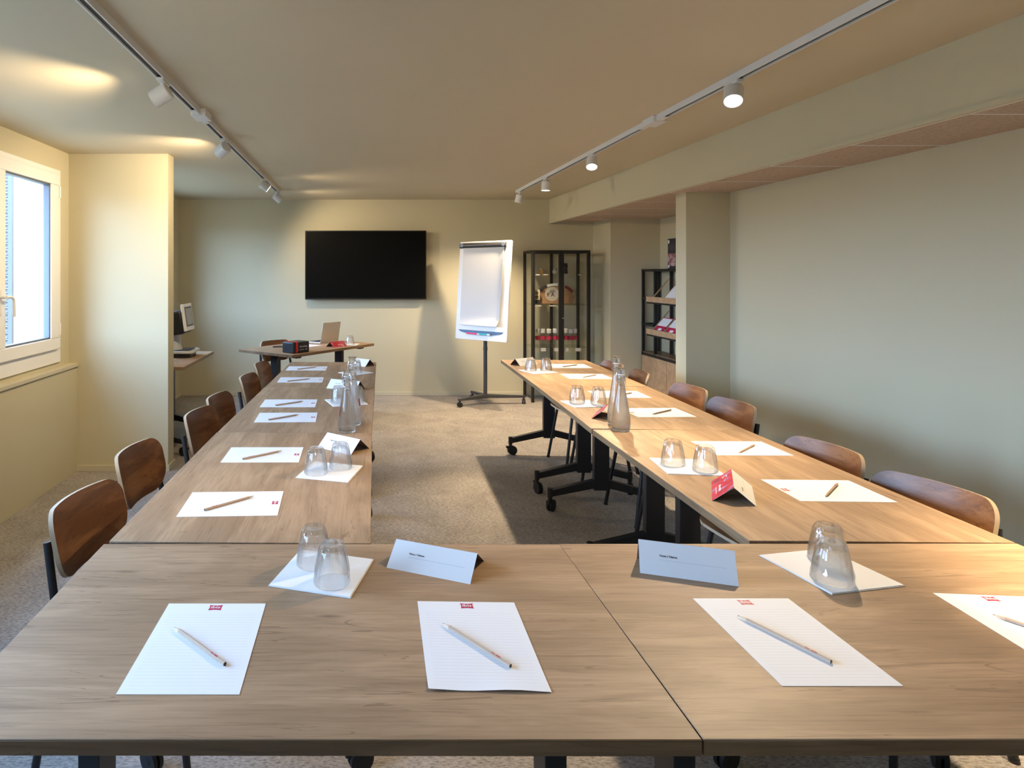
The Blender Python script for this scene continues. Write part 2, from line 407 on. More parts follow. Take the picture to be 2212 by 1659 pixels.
# windows: fixed frame, two casements, panes, handle
def window(i, a, c):
    root = empty('window_%d' % i, (XL, (a+c)/2, z0)); root['kind'] = 'structure'
    KIDS[root.name] = []
    W = c-a; Hh = z1-z0
    f = MB(); fw = .065
    f.box((-.06, -W/2, 0), (.012, W/2, .10)); f.box((-.06, -W/2, Hh-fw), (.012, W/2, Hh))
    f.box((-.06, -W/2, .10), (.012, -W/2+fw, Hh-fw)); f.box((-.06, W/2-fw, .10), (.012, W/2, Hh-fw))
    f.box((-.06, -.012, .10), (-.005, .012, Hh-fw))
    f.build('window_frame', M_PVC, root, bevel=.003)
    for s in (-1, 1):
        y0, y1 = (-W/2+.06, -.003) if s < 0 else (.003, W/2-.06)
        g = MB(); sw = .08; st = .112; zz0, zz1 = .10, Hh-.035
        g.box((-.045, y0, zz0), (.032, y1, zz0+sw)); g.box((-.045, y0, zz1-sw), (.032, y1, zz1))
        g.box((-.045, y0, zz0+sw), (.032, y0+st, zz1-sw)); g.box((-.045, y1-st, zz0+sw), (.032, y1, zz1-sw))
        sash = g.build('window_sash', M_PVC, root, bevel=.004)
        q = MB(); t = .012
        Y0, Y1, Z0, Z1 = y0+st, y1-st, zz0+sw, zz1-sw
        q.box((-.02, Y0, Z0), (.02, Y0+t, Z1)); q.box((-.02, Y1-t, Z0), (.02, Y1, Z1)); q.box((-.02, Y0, Z0), (.02, Y1, Z0+t)); q.box((-.02, Y0, Z1-t), (.02, Y1, Z1))
        q.build('window_gasket', M_GASKET, sash)
        p = MB(); p.box((-.006, Y0+.004, Z0+.004), (.004, Y1-.004, Z1-.004)); p.build('window_pane', M_PANE, sash, smooth=False)
        h = MB()
        for hz in (.24, Hh-.16):
            h.cyl((.036, (y0+.0 if s < 0 else y1), hz-.04), (.036, (y0 if s < 0 else y1), hz+.04), .007)
        h.build('window_hinge', M_PVC, sash)
    h = MB(); yh = .045
    h.box((.032, yh-.014, .38), (.040, yh+.014, .53)); h.cyl((.04, yh, .49), (.075, yh, .49), .011)
    h.tube([(.072, yh, .49), (.078, yh+.055, .488), (.078, yh+.075, .47), (.078, yh+.078, .37)], .009, bend=.03)
    h.build('window_handle', M_WHITE, root, bevel=.002)
for i, (a, c) in enumerate(WINDOWS): window(i+1, a, c)

# outside: the building's own wing seen through the near window
M_RENDER = paint('cream_render', (0.80, 0.66, 0.46), .9)
M_STONE = mat('rough_stone', (0.5, 0.46, 0.42), .95); _q = noise(M_STONE, mapped(M_STONE, (1, 1, 1)), 5, 6, .7)
lk(M_STONE, ramp(M_STONE, _q.outputs[0], [(.35, (.05, .045, .04)), (.65, (.14, .125, .11))]), bsdf(M_STONE).inputs['Base Color'])
b = MB(); b.box((-5.2, 7.55, -2), (-2.62, 7.8, 3.6)); struct('exterior_wall', b, M_RENDER, smooth=False)
b = MB()
for k in range(9):
    zz = -1.5+k*.33; b.box((-3.78+.05*(k % 2), 7.50, zz), (-3.40+.03*(k % 3), 7.549, zz+.31))
struct('exterior_wall_quoins', b, M_STONE, bevel=.01)
b = MB(); b.box((-4.84, 7.42, .3), (-4.79, 7.46, 2.95)); b.box((-4.13, 7.42, .3), (-4.08, 7.46, 2.95)); b.box((-4.79, 7.42, .3), (-4.13, 7.46, .36)); b.box((-4.79, 7.42, 2.89), (-4.13, 7.46, 2.95))
zz = .4
while zz < 2.87:
    b.add([(-4.79, 7.41, zz), (-4.13, 7.41, zz), (-4.13, 7.46, zz+.05), (-4.79, 7.46, zz+.05), (-4.79, 7.42, zz-.008), (-4.13, 7.42, zz-.008), (-4.13, 7.47, zz+.042), (-4.79, 7.47, zz+.042)],
          [(0, 1, 2, 3), (7, 6, 5, 4), (0, 4, 5, 1), (2, 6, 7, 3)]); zz += .075
sh = b.build('louvred_shutter', mat('grey_shutter_paint', (.055, .055, .055), .6), smooth=False)
tag(sh, 'grey louvred shutter on the cream wall outside the window', 'shutter')

# ------------------------------------------------------------------ track lighting
def track(x, jy, label):
    root = empty('lighting_track', (x, 0, ZC)); KIDS[root.name] = []
    b = MB(); y0, y1 = .2, 6.74
    # U shaped rail: two side walls, dark channel between
    b.box((-.018, y0, -.030), (-.012, y1, 0)); b.box((.012, y0, -.030), (.018, y1, 0)); b.box((-.018, y1-.004, -.030), (.018, y1, 0)); b.box((-.018, y0, -.030), (.018, y0+.004, 0))
    b.build('rail', M_WHITE, root, smooth=False)
    c = MB(); c.box((-.012, y0+.004, -.022), (.012, y1-.004, -.004)); c.build('channel', mat('dark_rail_slot', (.05, .05, .055), .5), root, smooth=False)
    c = MB(); c.box((-.035, jy-.09, -.038), (.045, jy+.05, -.0)); c.box((-.016, jy-.17, -.033), (.016, jy-.09, -.028)); c.box((-.016, jy+.05, -.033), (.016, jy+.13, -.028))
    c.build('connector', M_WHITE, root, bevel=.002)
    tag(root, label, 'track light rail', 'ceiling lighting tracks')
track(-.875, 3.48, 'long white ceiling track above the left row of tables, nearer the window')
track(1.664, 3.62, 'long white ceiling track above the right row of tables, nearer the bulkhead')

def lamp(x, y, aim, label, power, cone=95, blend=.6, visible=True):
    aim = Vector(aim).normalized()
    root = empty('track_spotlight', (x, y, ZC-.030)); KIDS[root.name] = []
    tag(root, label, 'spotlight', 'white track spotlights')
    b = MB(); b.box((-.015, -.05, -.012), (.015, .05, .002)); b.cyl((0, 0, -.012), (0, 0, -.026), .012); b.build('adapter', M_WHITE, root, bevel=.001)
    # housing hangs from a side joint near its rear end
    L, R = .082, .039
    back = Vector((0, 0, -.026)) ; 
    tilt = math.acos(max(-1, min(1, -aim.z)))
    c0 = back + Vector((0, 0, -R*math.sin(tilt)*.95)) - aim*(.012*math.sin(tilt))
    if tilt > .5: c0 = c0 - aim*.02
    q = aim.to_track_quat('Z', 'Y').to_matrix().to_4x4(); q.translation = c0
    h = MB(); h.lathe([(R-.006, -.001), (R, .004), (R, L), (R-.003, L), (R-.004, L-.010), (.0001, L-.010)], 36, 0, q)
    hs = h.build('housing', M_WHITE, root)
    l = MB(); l.lathe([(.0001, L-.0075), (R-.004, L-.0075)], 36, 0, q); l.build('lens', M_LENS, hs, smooth=False)
    if tilt > .5:
        y_ = MB(); y_.cyl((0, 0, -.02), tuple(c0+aim*.02), .007); y_.build('arm', M_WHITE, root)
    ld = bpy.data.lights.new('spotlight_beam', 'SPOT'); ld.energy = power*SPOTS; ld.color = WARM; ld.spot_size = math.radians(cone); ld.spot_blend = blend; ld.shadow_soft_size = .028
    lo = bpy.data.objects.new('spotlight_beam', ld); C.objects.link(lo); lo.parent = root
    lo.location = c0+aim*(L+.002); lo.rotation_euler = aim.to_track_quat('-Z', 'Y').to_euler()
XT, XU = -.875, 1.664
lamp(XT, 2.81, (-1, .12, -.55), 'white spotlight on left track aimed at the window wall, nearest in view', 26, 125, .7)
lamp(XT, 4.05, (-.75, .55, -.45), 'white spotlight on left track just beyond its connector box', 18, 125, .7)
lamp(XT, 5.74, (.75, .12, -.55), 'white spotlight on left track, second from its far end', 12, 125, .7)
lamp(XT, 6.62, (.70, .42, -.60), 'white spotlight at the far end of the left track', 13, 130, .7)
lamp(XU, 2.83, (-.40, -.62, -1), 'large lit spotlight on right track, nearest in view', 45, 95, .6)
lamp(XU, 4.56, (-.36, -.80, -1.5), 'lit tilted spotlight on right track, just beyond its connector box', 75, 70, .6)
lamp(XU, 5.69, (-.05, .0, -1), 'lit downward spotlight on right track, second from its far end', 60, 100, .6)
lamp(XU, 6.62, (-.22, .16, -1), 'lit downward spotlight at the far end of the right track', 48, 115, .7)
lamp(XU, 1.25, (.25, .0, -1), 'spotlight on right track above the near table corner, out of view', 95, 66, .8)
lamp(XT, .95, (.30, .95, -.50), 'spotlight on left track above the front table, out of view', 17, 80, .6)

# ------------------------------------------------------------------ tables
def caster(leg, p, ang):
    b = MB(); c, s = math.cos(ang), math.sin(ang); R = .036
    x, y = p
    for o in (-.016, .004):
        a = Vector((x-s*o-c*.016, y+c*o-s*.016, R)); d = Vector((-s, c, 0))
        b.cyl(a, a+d*.012, R, 24)
        b.cyl(a-d*.001, a+d*.013, .012, 12)
    b.tube([(x+c*.0, y+s*.0, .095), (x, y, .075), (x-c*.012, y-s*.012, .055), (x-c*.016, y-s*.016, R)], .011, bend=.01)
    b.box((-.014, -.010, .055), (.034, .010, .072), 0, Matrix.Translation((x, y, 0)) @ Matrix.Rotation(ang, 4, 'Z'))
    b.build('caster', M_RUB, leg)
def table(name, L, W, top_z=.74, inset=.16, foot=None, casters=True):
    root = empty(name); KIDS[root.name] = []
    t = .026; z = top_z
    b = MB(); n = 6; r = .004
    b.box((-L/2, -W/2, z-.003), (L/2, W/2, z), 0)
    b.build('tabletop', [M_OAK], root, bevel=.0012)
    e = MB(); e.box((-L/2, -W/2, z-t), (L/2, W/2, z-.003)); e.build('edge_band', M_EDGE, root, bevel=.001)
    fr = MB(); fr.box((-L/2+inset, -.02, z-t-.045), (L/2-inset, .02, z-t)); fr.build('crossbar', M_BLACK, root, bevel=.002)
    hs = foot or (W/2-.045)
    for s in (-1, 1):
        x = s*(L/2-inset)
        g = MB(); g.box((x-.022, -.045, .14), (x+.022, .045, z-t-.02)); g.box((x-.03, -W/2+.05, z-t-.022), (x+.03, W/2-.05, z-t))
        leg = g.build('leg', M_BLACK, root, bevel=.003)
        for q in (-1, 1):
            f = MB(); w2 = .020
            y0, y1 = q*.03, q*hs
            vs = [(x-w2, y0, .155), (x+w2, y0, .155), (x+w2, y0, .205), (x-w2, y0, .205), (x-w2, y1, .095), (x+w2, y1, .095), (x+w2, y1, .135), (x-w2, y1, .135)]
            f.add(vs, [(0, 1, 2, 3), (7, 6, 5, 4), (0, 4, 5, 1), (1, 5, 6, 2), (2, 6, 7, 3), (3, 7, 4, 0)] if q < 0 else [(3, 2, 1, 0), (4, 5, 6, 7), (1, 5, 4, 0), (2, 6, 5, 1), (3, 7, 6, 2), (0, 4, 7, 3)])
            f.cyl((x, y1, .085), (x, y1, .145), .016)
            f.build('foot', M_BLACK, leg, bevel=.002)
            caster(leg, (x, y1), random.uniform(0, 6.2))
    return root
def place_table(near, far_, width, label, group, name='folding_table', inset=.16):
    """near / far_: the middle of the two short ends"""
    near, far_ = Vector(near), Vector(far_); d = far_-near; L = d.length
    o = table(name, L-.0045, width, inset=inset); o.location = ((near.x+far_.x)/2, (near.y+far_.y)/2, 0); o.rotation_euler = (0, 0, math.atan2(d.y, d.x))
    tag(o, label, 'table', group); return o
L0, L1, L2, L3 = Vector((-.323, 1.688)), Vector((-.299, 2.856)), Vector((-.258, 3.99)), Vector((-.219, 5.136))
R0, R1, R2, R3 = Vector((1.392, 1.692)), Vector((1.416, 2.91)), Vector((1.472, 4.037)), Vector((1.5145, 5.26))
def lerp(a, b, t): return a+(b-a)*t
GT = 'oak meeting tables set out in a U'
for A, Bq, wd, lab in (
        (L0, L1, .70, 'oak topped table of the left row, nearest the front table'),
        (L1, L2, .695, 'oak topped table in the middle of the left row'),
        (L2, L3, .69, 'oak topped table at the far end of the left row'),
        (R0, R1, .70, 'oak topped table of the right row, nearest the front table'),
        (R1, R2, .70, 'oak topped table in the middle of the right row, under two carafes'),
        (R2, R3, .70, 'oak topped table at the far end of the right row')):
    place_table(A, Bq, wd, lab, GT, inset=.17)
place_table((-.683, 1.328), (.5275, 1.326), .704, 'oak topped front table, left of the seam, closest to the camera', GT, inset=.13)
place_table((.5245, 1.328), (1.744, 1.330), .706, 'oak topped front table, right of the seam, closest to the camera', GT, inset=.13)
# presenter's desk
BD = Vector((-.60, 5.57)); UD = Vector((math.cos(math.radians(52)), math.sin(math.radians(52)))); VD = Vector((-UD.y, UD.x)); AD = math.radians(52)
def desk(u, v, z=0): p = BD+UD*u+VD*v; return (p.x, p.y, z)
o = table('presenter_table', 1.2, .70, inset=.14); o.location = desk(.6, .35); o.rotation_euler = (0, 0, AD)
tag(o, 'oak topped table standing askew below the wall screen', 'table')
o = table('side_table', .98, .70, inset=.19); o.location = (-1.705, 5.36, 0); o.rotation_euler = (0, 0, PI/2)
tag(o, 'pale topped table by the window behind the wall pier', 'table')

# ------------------------------------------------------------------ chairs
def shell(name, rows, cols, wfun, pos, thick, parent, mats):
    """curved plywood panel: rows of (v), half width per row, pos(x, v)->(point, normal)"""
    b = MB(); top = []; bot = []
    for v in rows:
        hw = wfun(v); ra = []; rb = []
        for k in range(cols+1):
            x = -hw+2*hw*k/cols; p, n = pos(x, v)
            ra.append(len(b.v)); b.v.append(p+n*thick/2); rb.append(len(b.v)); b.v.append(p-n*thick/2)
        top.append(ra); bot.append(rb)
    def face(a, m): b.f.append(a); b.m.append(m)
    R = len(rows)
    for i in range(R-1):
        for k in range(cols):
            face([top[i][k], top[i][k+1], top[i+1][k+1], top[i+1][k]], 0); face([bot[i][k], bot[i+1][k], bot[i+1][k+1], bot[i][k+1]], 0)
        face([top[i][0], top[i+1][0], bot[i+1][0], bot[i][0]], 1); face([top[i][-1], bot[i][-1], bot[i+1][-1], top[i+1][-1]], 1)
    for k in range(cols):
        face([top[0][k], bot[0][k], bot[0][k+1], top[0][k+1]], 1); face([top[-1][k], top[-1][k+1], bot[-1][k+1], bot[-1][k]], 1)
    return b.build(name, mats, parent, ang=50)
def corner_rows(h0, h1, r, n=7, mid=4):
    out = [h0+r*(1-math.cos(PI/2*k/n)) for k in range(n+1)]
    a, c = h0+r, h1-r
    out += [a+(c-a)*k/mid for k in range(1, mid)]
    out += [h1-r*(1-math.cos(PI/2*k/n)) for k in range(n, -1, -1)]
    return out
def rounded_half(h0, h1, r, hw):
    def f(v):
        d = min(v-h0, h1-v); w_ = hw(v) if callable(hw) else hw
        if d >= r: return w_
        return w_-r+math.sqrt(max(0, r*r-(r-d)**2))
    return f
def make_chair():
    root = empty('plywood_chair'); KIDS[root.name] = []
    # backrest: concave towards the sitter (+y), leaning back a little
    R = .39; z_0, z_1 = .568, .773
    def pos(x, v):
        a = x/R; lean = (v-z_0)*.234
        y = -.215-lean+R*(1-math.cos(a))
        bulge = 0
        n = Vector((-math.sin(a), math.cos(a), .2)).normalized()
        return Vector((R*math.sin(a), y, v)), n
    rt, rb, hw_ = .058, .100, .191
    def bw(v):
        if v > z_1-rt: return hw_-rt+math.sqrt(max(0, rt*rt-(rt-(z_1-v))**2))
        if v < z_0+rb: return hw_-rb+math.sqrt(max(0, rb*rb-(rb-(v-z_0))**2))
        return hw_
    rows = [z_0+rb*(1-math.cos(PI/2*k/9)) for k in range(10)]+[z_0+rb+(z_1-rt-z_0-rb)*k/3 for k in (1, 2)]+[z_1-rt*(1-math.cos(PI/2*k/8)) for k in range(8, -1, -1)]
    shell('backrest', rows, 18, bw, pos, .0125, root, [M_VENEER, M_PLY])
    def spos(x, v):
        drop = 0
        if v > .13: drop += ((v-.13)/.09)**2*.018
        if v < -.12: drop -= ((-.12-v)/.10)**2*.012
        z = .452-drop-.010*(1-(x/.21)**2)
        return Vector((x, v, z)), Vector((0, .0, 1))
    shell('seat', corner_rows(-.205, .215, .07), 14, rounded_half(-.205, .215, .07, lambda v: .192), spos, .0125, root, [M_VENEER, M_PLY])
    for s in (-1, 1):
        b = MB(); b.tube([(s*.190, .215, 0), (s*.150, .150, .420), (s*.05, .140, .426)], .0105, bend=.05); b.cyl((s*.190, .215, 0), (s*.189, .213, .012), .0125)
        b.build('leg', M_BLACK, root)
        b = MB(); b.tube([(s*.190, -.265, 0), (s*.180, -.188, .43), (s*.184, -.192, .50), (s*.168, -.2315, .692)], .0115, bend=.06, n=12)
        b.cyl((s*.190, -.265, 0), (s*.189, -.263, .012), .0135); b.build('leg', M_BLACK, root)
        b = MB(); b.tube([(s*.178, -.183, .432), (s*.150, .0, .428), (s*.140, .14, .424)], .009, bend=.03); b.build('seat_rail', M_BLACK, root)
    return root
CH0 = make_chair(); _first = [True]
def chair(x, y, deg, label, group):
    """x, y: plan position of the foot of the backrest"""
    o = CH0 if _first[0] else copy_tree(CH0); _first[0] = False
    rz = math.radians(deg)
    o.location = (x-math.sin(rz)*.215, y+math.cos(rz)*.215, 0); o.rotation_euler = (0, 0, rz)
    tag(o, label, 'chair', group)
D = math.radians
GL = 'plywood chairs along the left row'; GR = 'plywood chairs along the right row'
ordw = ['nearest the camera', 'second from the camera', 'third from the camera', 'fourth from the camera', 'fifth from the camera', 'farthest from the camera']
LC = [(-.847, 1.967, -99.7), (-.871, 2.495, -96.5), (-.793, 3.151, -98.9), (-.788, 3.557, -97.8), (-.746, 4.256, -96.9), (-.750, 4.853, -97)]
for k, c in enumerate(LC): chair(*c, 'brown plywood chair on the window side of the left row, '+ordw[k], GL)
RC = [(1.852, 2.061, 104.7), (1.845, 2.532, 98.1), (1.983, 3.391, 96.3), (1.988, 3.846, 94.7), (1.943, 4.43, 83), (1.928, 4.87, 93)]
for k, c in enumerate(RC): chair(*c, 'brown plywood chair between the right row and the right wall, '+ordw[k], GR)
chair(-.871, 6.47, 222, 'brown plywood chair behind the askew presenter table', 'plywood chair at the presenter table')

# ------------------------------------------------------------------ paper, pencils, napkins, glasses, cards
def logo_into(b, w_, h_, M, red=0, white=1, word=True):
    pts = []
    k = 8; c = .10
    for i in range(k): t = i/k; pts.append((-w_/2+w_*t, -h_/2+c*h_*math.sin(PI*t)))
    for i in range(k): t = i/k; pts.append((w_/2-c*w_*.6*math.sin(PI*t), -h_/2+h_*t))
    for i in range(k): t = i/k; pts.append((w_/2-w_*t, h_/2-c*h_*math.sin(PI*t)))
    for i in range(k): t = i/k; pts.append((-w_/2+c*w_*.6*math.sin(PI*t), h_/2-h_*t))
    n = len(pts); b.add([(0, 0, 0)]+[(x, y, 0) for x, y in pts], [(0, 1+i, 1+(i+1) % n) for i in range(n)], red, M)
    if word: text_into(b, 'ibis', h_*.66, white, M @ Matrix.Translation((0, 0.04*h_, .0002)), bold=h_*.012, sx=1.15)
def make_sheet(curl=0.0):
    b = MB(); nx, ny = 8, 12; W, Hh = .21, .297; t = .0004
    def zf(x, y):
        z = 0
        if curl and y < -.08: z += curl*((-.08-y)/.07)**2*(.6+.4*math.sin(x*40))
        return z
    for layer in (0, 1):
        for j in range(ny+1):
            for i in range(nx+1):
                x = -W/2+W*i/nx; y = -Hh/2+Hh*j/ny; b.v.append(Vector((x, y, zf(x, y)+t*layer+.0003)))
    n1 = (nx+1)*(ny+1)
    for j in range(ny):
        for i in range(nx):
            a = j*(nx+1)+i; b.f.append([n1+a, n1+a+1, n1+a+nx+2, n1+a+nx+1]); b.m.append(0); b.f.append([a, a+nx+1, a+nx+2, a+1]); b.m.append(0)
    for i in range(nx):
        b.f.append([i, i+1, n1+i+1, n1+i]); b.m.append(0); a = ny*(nx+1)+i; b.f.append([a, n1+a, n1+a+1, a+1]); b.m.append(0)
    for j in range(ny):
        a = j*(nx+1); b.f.append([a, n1+a, n1+a+nx+1, a+nx+1]); b.m.append(0); a += nx; b.f.append([a, a+nx+1, n1+a+nx+1, n1+a]); b.m.append(0)
    o = b.build('note_sheet', M_PAPER)
    l = MB(); logo_into(l, .028, .021, Matrix.Translation((0, .131, .0010))); l.build('logo', [M_RED, M_WPRINT], o, smooth=False)
    return o
SH0, SH1 = make_sheet(), make_sheet(.004)
def make_pencil():
    L = .176; r = .0038
    q = Matrix.Rotation(PI/2, 4, 'Y'); q.translation = (-L/2, 0, r*.9)
    b = MB(); b.lathe([(r, 0), (r, L-.020)], 6, 0, q); o = b.build('pencil', M_PENCIL, smooth=False)
    b = MB(); b.lathe([(r, L-.020), (.0011, L-.004)], 12, 0, q); b.build('tip', M_TIP, o)
    b = MB(); b.lathe([(.0011, L-.004), (.0002, L)], 8, 0, q); b.lathe([(.0012, -.0002), (.0012, .0)], 8, 0, q); b.build('lead', M_LEAD, o)
    b = MB(); b.lathe([(r*.98, -.0003), (r*.98, .0004)], 6, 0, q); b.build('end_cap', M_LEAD, o, smooth=False)
    b = MB(); b.box((-L/2+.024, -.0016, r*1.86-.0001), (-L/2+.034, .0016, r*1.86+.0001)); b.box((-L/2+.037, -.0012, r*1.86-.0001), (-L/2+.045, .0012, r*1.86+.0001))
    b.build('logo', M_RED, o, smooth=False)
    return o
PE0 = make_pencil(); used = {}
def inst(proto, loc, rz, label, cat, group):
    o = copy_tree(proto) if used.get(proto.name) else proto
    used[proto.name] = True
    o.location = loc; o.rotation_euler = (0, 0, rz); tag(o, label, cat, group); return o
def pencil(tip, end, label, z=.7412):
    a, c = at(*tip, z+.003), at(*end, z+.003); m = (a+c)/2; d = a-c
    inst(PE0, (m.x, m.y, z), math.atan2(d.y, d.x), label, 'pencil', 'wooden pencils on the note sheets')
GS = 'logo note sheets laid on the tables'
FS = [([(370, 1303), (578, 1304), (511, 1502), (245, 1503)], 'leftmost on the front table'),
      ([(908, 1299), (1118, 1301), (1181, 1499), (919, 1493)], 'left of the seam in the middle of the front table'),
      ([(1504, 1292), (1709, 1292), (1943, 1485), (1683, 1485)], 'just right of the seam on the front table')]
for k, (q, wh) in enumerate(FS):
    P = [at(*c) for c in q]; ctr = sum(P, Vector())/4; d = (P[1]-P[0])+(P[2]-P[3])
    inst(SH1 if k == 1 else SH0, (ctr.x, ctr.y, .7401), math.atan2(d.y, d.x), 'ruled sheet with red logo, '+wh, 'paper sheet', GS)
a = at(2015.5, 1281.6); c = at(2212, 1403); d = (a-c).normalized(); x = Vector((d.y, -d.x, 0)); ctr = a-d*.1485+x*.105
inst(SH0, (ctr.x, ctr.y, .7401), math.atan2(x.y, x.x), 'ruled white note sheet cut off by the right picture edge', 'paper sheet', GS)
LS = [[(416.9, 1063.8), (614.4, 1061.1), (597.5, 1114.5), (379, 1117.2)], [(501.6, 966.6), (656.2, 966.6), (643, 999), (475.6, 999.4)],
      [(563.7, 892), (686.9, 891), (677.8, 912.6), (548.5, 912.9)], [(573, 863.3), (688.6, 863), (677, 879.9), (561, 879.9)],
      [(607.6, 815), (699.8, 814.7), (693.4, 826.8), (598.8, 826.8)], [(623.8, 791.4), (707.5, 791.4), (701.5, 800.9), (619, 800.5)]]
for k, q in enumerate(LS):
    P = [at(*c) for c in q]; ctr = sum(P, Vector())/4; d = (P[1]-P[0])+(P[2]-P[3])
    inst(SH0, (ctr.x, ctr.y, .7401), math.atan2(d.y, d.x)-PI/2, 'white logo note sheet on the left row of tables, '+ordw[k], 'paper sheet', GS)
RS = [[(1832.2, 1037.9), (1940, 1085.9)], [(1646.6, 953.9), (1711.4, 984.7)], [(1458.5, 881.6), (1505.2, 900.7)], [(1371.3, 845.2), (1411.4, 859.2)],
      [(1302.3, 807.6), (1323.6, 819.2)], [(1262.5, 786.6), (1279, 795.4)]]
for k, (tr, br) in enumerate(RS):
    a, c = at(*tr), at(*br); e_ = (a-c).normalized(); x = Vector((e_.y, -e_.x, 0)); ang = math.atan2(x.y, x.x)
    if abs(ang) > D(4): ang = D(-1) ; x = Vector((math.cos(ang), math.sin(ang), 0))
    ctr = (a+c)/2-x*.1485
    inst(SH0, (ctr.x, ctr.y, .7401), ang+PI/2, 'white logo note sheet on the right row of tables, '+ordw[k], 'paper sheet', GS)
PF = [((376, 1355), (486, 1435), 'leftmost sheet of the front table'), ((956.7, 1346.6), (1101.8, 1438.5), 'curled sheet left of the front seam'),
      ((1593.6, 1329.8), (1794.8, 1429.6), 'sheet right of the front seam')]
for t_, e_, wh in PF: pencil(t_, e_, 'pale wooden pencil lying on the '+wh)
p0 = at(2143, 1327, .7442); p1 = at(2212, 1350, .7442); d = (p0-p1).normalized(); m_ = p0-d*.088
inst(PE0, (m_.x, m_.y, .7412), math.atan2(d.y, d.x), 'wooden pencil cut off by the right picture edge', 'pencil', 'wooden pencils on the note sheets')
PL = [((548.9, 1071.3), (441.5, 1101.7)), ((608.6, 973.7), (525.2, 991.3)), ((644, 895.7), (582.6, 906.2)), ((654.2, 866.7), (596.8, 875.1)), ((670.4, 818), (621.8, 823.5)), ((683.6, 792.7), (645, 797.1))]
for k, (t_, e_) in enumerate(PL): pencil(t_, e_, 'wooden pencil on a note sheet of the left row, '+ordw[k])
PR = [((1781.9, 1073.3), (1808.9, 1044.9)), ((1594.3, 978.6), (1630.2, 960.9)), ((1408.6, 894.6), (1449.2, 885.3)), ((1326, 855.5), (1364.8, 848.4)), ((1255.6, 815.7), (1288.5, 809.5)), ((1214.5, 792.2), (1246.2, 788.2))]
for k, (t_, e_) in enumerate(PR): pencil(t_, e_, 'wooden pencil on a note sheet of the right row, '+ordw[k])

def napkin(left, near, right, label, size=None):
    P = [at(*left, .742), at(*near, .742), at(*right, .742)]
    ctr = (P[0]+P[2])/2; a, c = P[0]-P[1], P[2]-P[1]
    s = size or min(.205, max(.15, (a.length+c.length)/2))
    ang = math.atan2(c.y, c.x)
    ang2 = math.atan2(a.y, a.x)-PI/2
    ang = (ang+ang2)/2 if abs(ang-ang2) < 1 else ang
    b = MB(); n = 10
    for lay in range(3):
        z = .0004+lay*.0009; k = s*(1-.012*lay)
        for zz in (z, z+.0008):
            for j in range(n+1):
                for i in range(n+1):
                    x = -k/2+k*i/n; y = -k/2+k*j/n
                    b.v.append(Vector((x, y, zz+.0009*lay/2*max(0, math.sin(x*60+y*35))*0)))
        o0 = len(b.v)-2*(n+1)**2; n1 = (n+1)**2
        for j in range(n):
            for i in range(n):
                q = o0+j*(n+1)+i; b.f.append([n1+q, n1+q+1, n1+q+n+2, n1+q+n+1]); b.m.append(0)
                b.f.append([q, q+n+1, q+n+2, q+1]); b.m.append(0)
        for i in range(n):
            q = o0+i; b.f.append([q, q+1, n1+q+1, n1+q]); q = o0+n*(n+1)+i; b.f.append([q, n1+q, n1+q+1, q+1])
            q = o0+i*(n+1); b.f.append([q, n1+q, n1+q+n+1, q+n+1]); q += n; b.f.append([q, q+n+1, n1+q+n+1, n1+q]); b.m += [0]*4
    o = b.build('paper_napkin', M_NAP, loc=(ctr.x, ctr.y, .7401), rz=ang)
    tag(o, label, 'napkin', 'folded napkins under the glasses')
napkin((575.7, 1265.6), (755, 1290), (810.6, 1207.3), 'large folded white napkin on the left half of the front table')
napkin((1643, 1199), (1798.9, 1285.3), (1952.3, 1264.7), 'large folded white napkin on the right half of the front table')
napkin((634.5, 1031.9), (751.1, 1040.9), (786.8, 1005.5), 'folded napkin on the left row, nearest the camera, below two glasses')
napkin((703.5, 863.2), (719.4, 878.8), (794, 873.2), 'folded napkin on the left row behind the two carafes')
napkin((729, 803.8), (772.6, 811.2), (809, 806.3), 'folded napkin at the far end of the left row')
napkin((1408.6, 988.9), (1445, 1025.3), (1562.6, 1027.6), 'folded napkin on the right row beside the red tent card')
napkin((1213.9, 865.3), (1246.8, 881.6), (1308, 879), 'folded napkin on the right row behind the two carafes')
napkin((1120.8, 800), (1148, 808.8), (1203.9, 803.8), 'folded napkin at the far end of the right row')
napkin((732, 746), (769, 747), (780, 741.5), 'small folded napkin on the presenter table', .16)

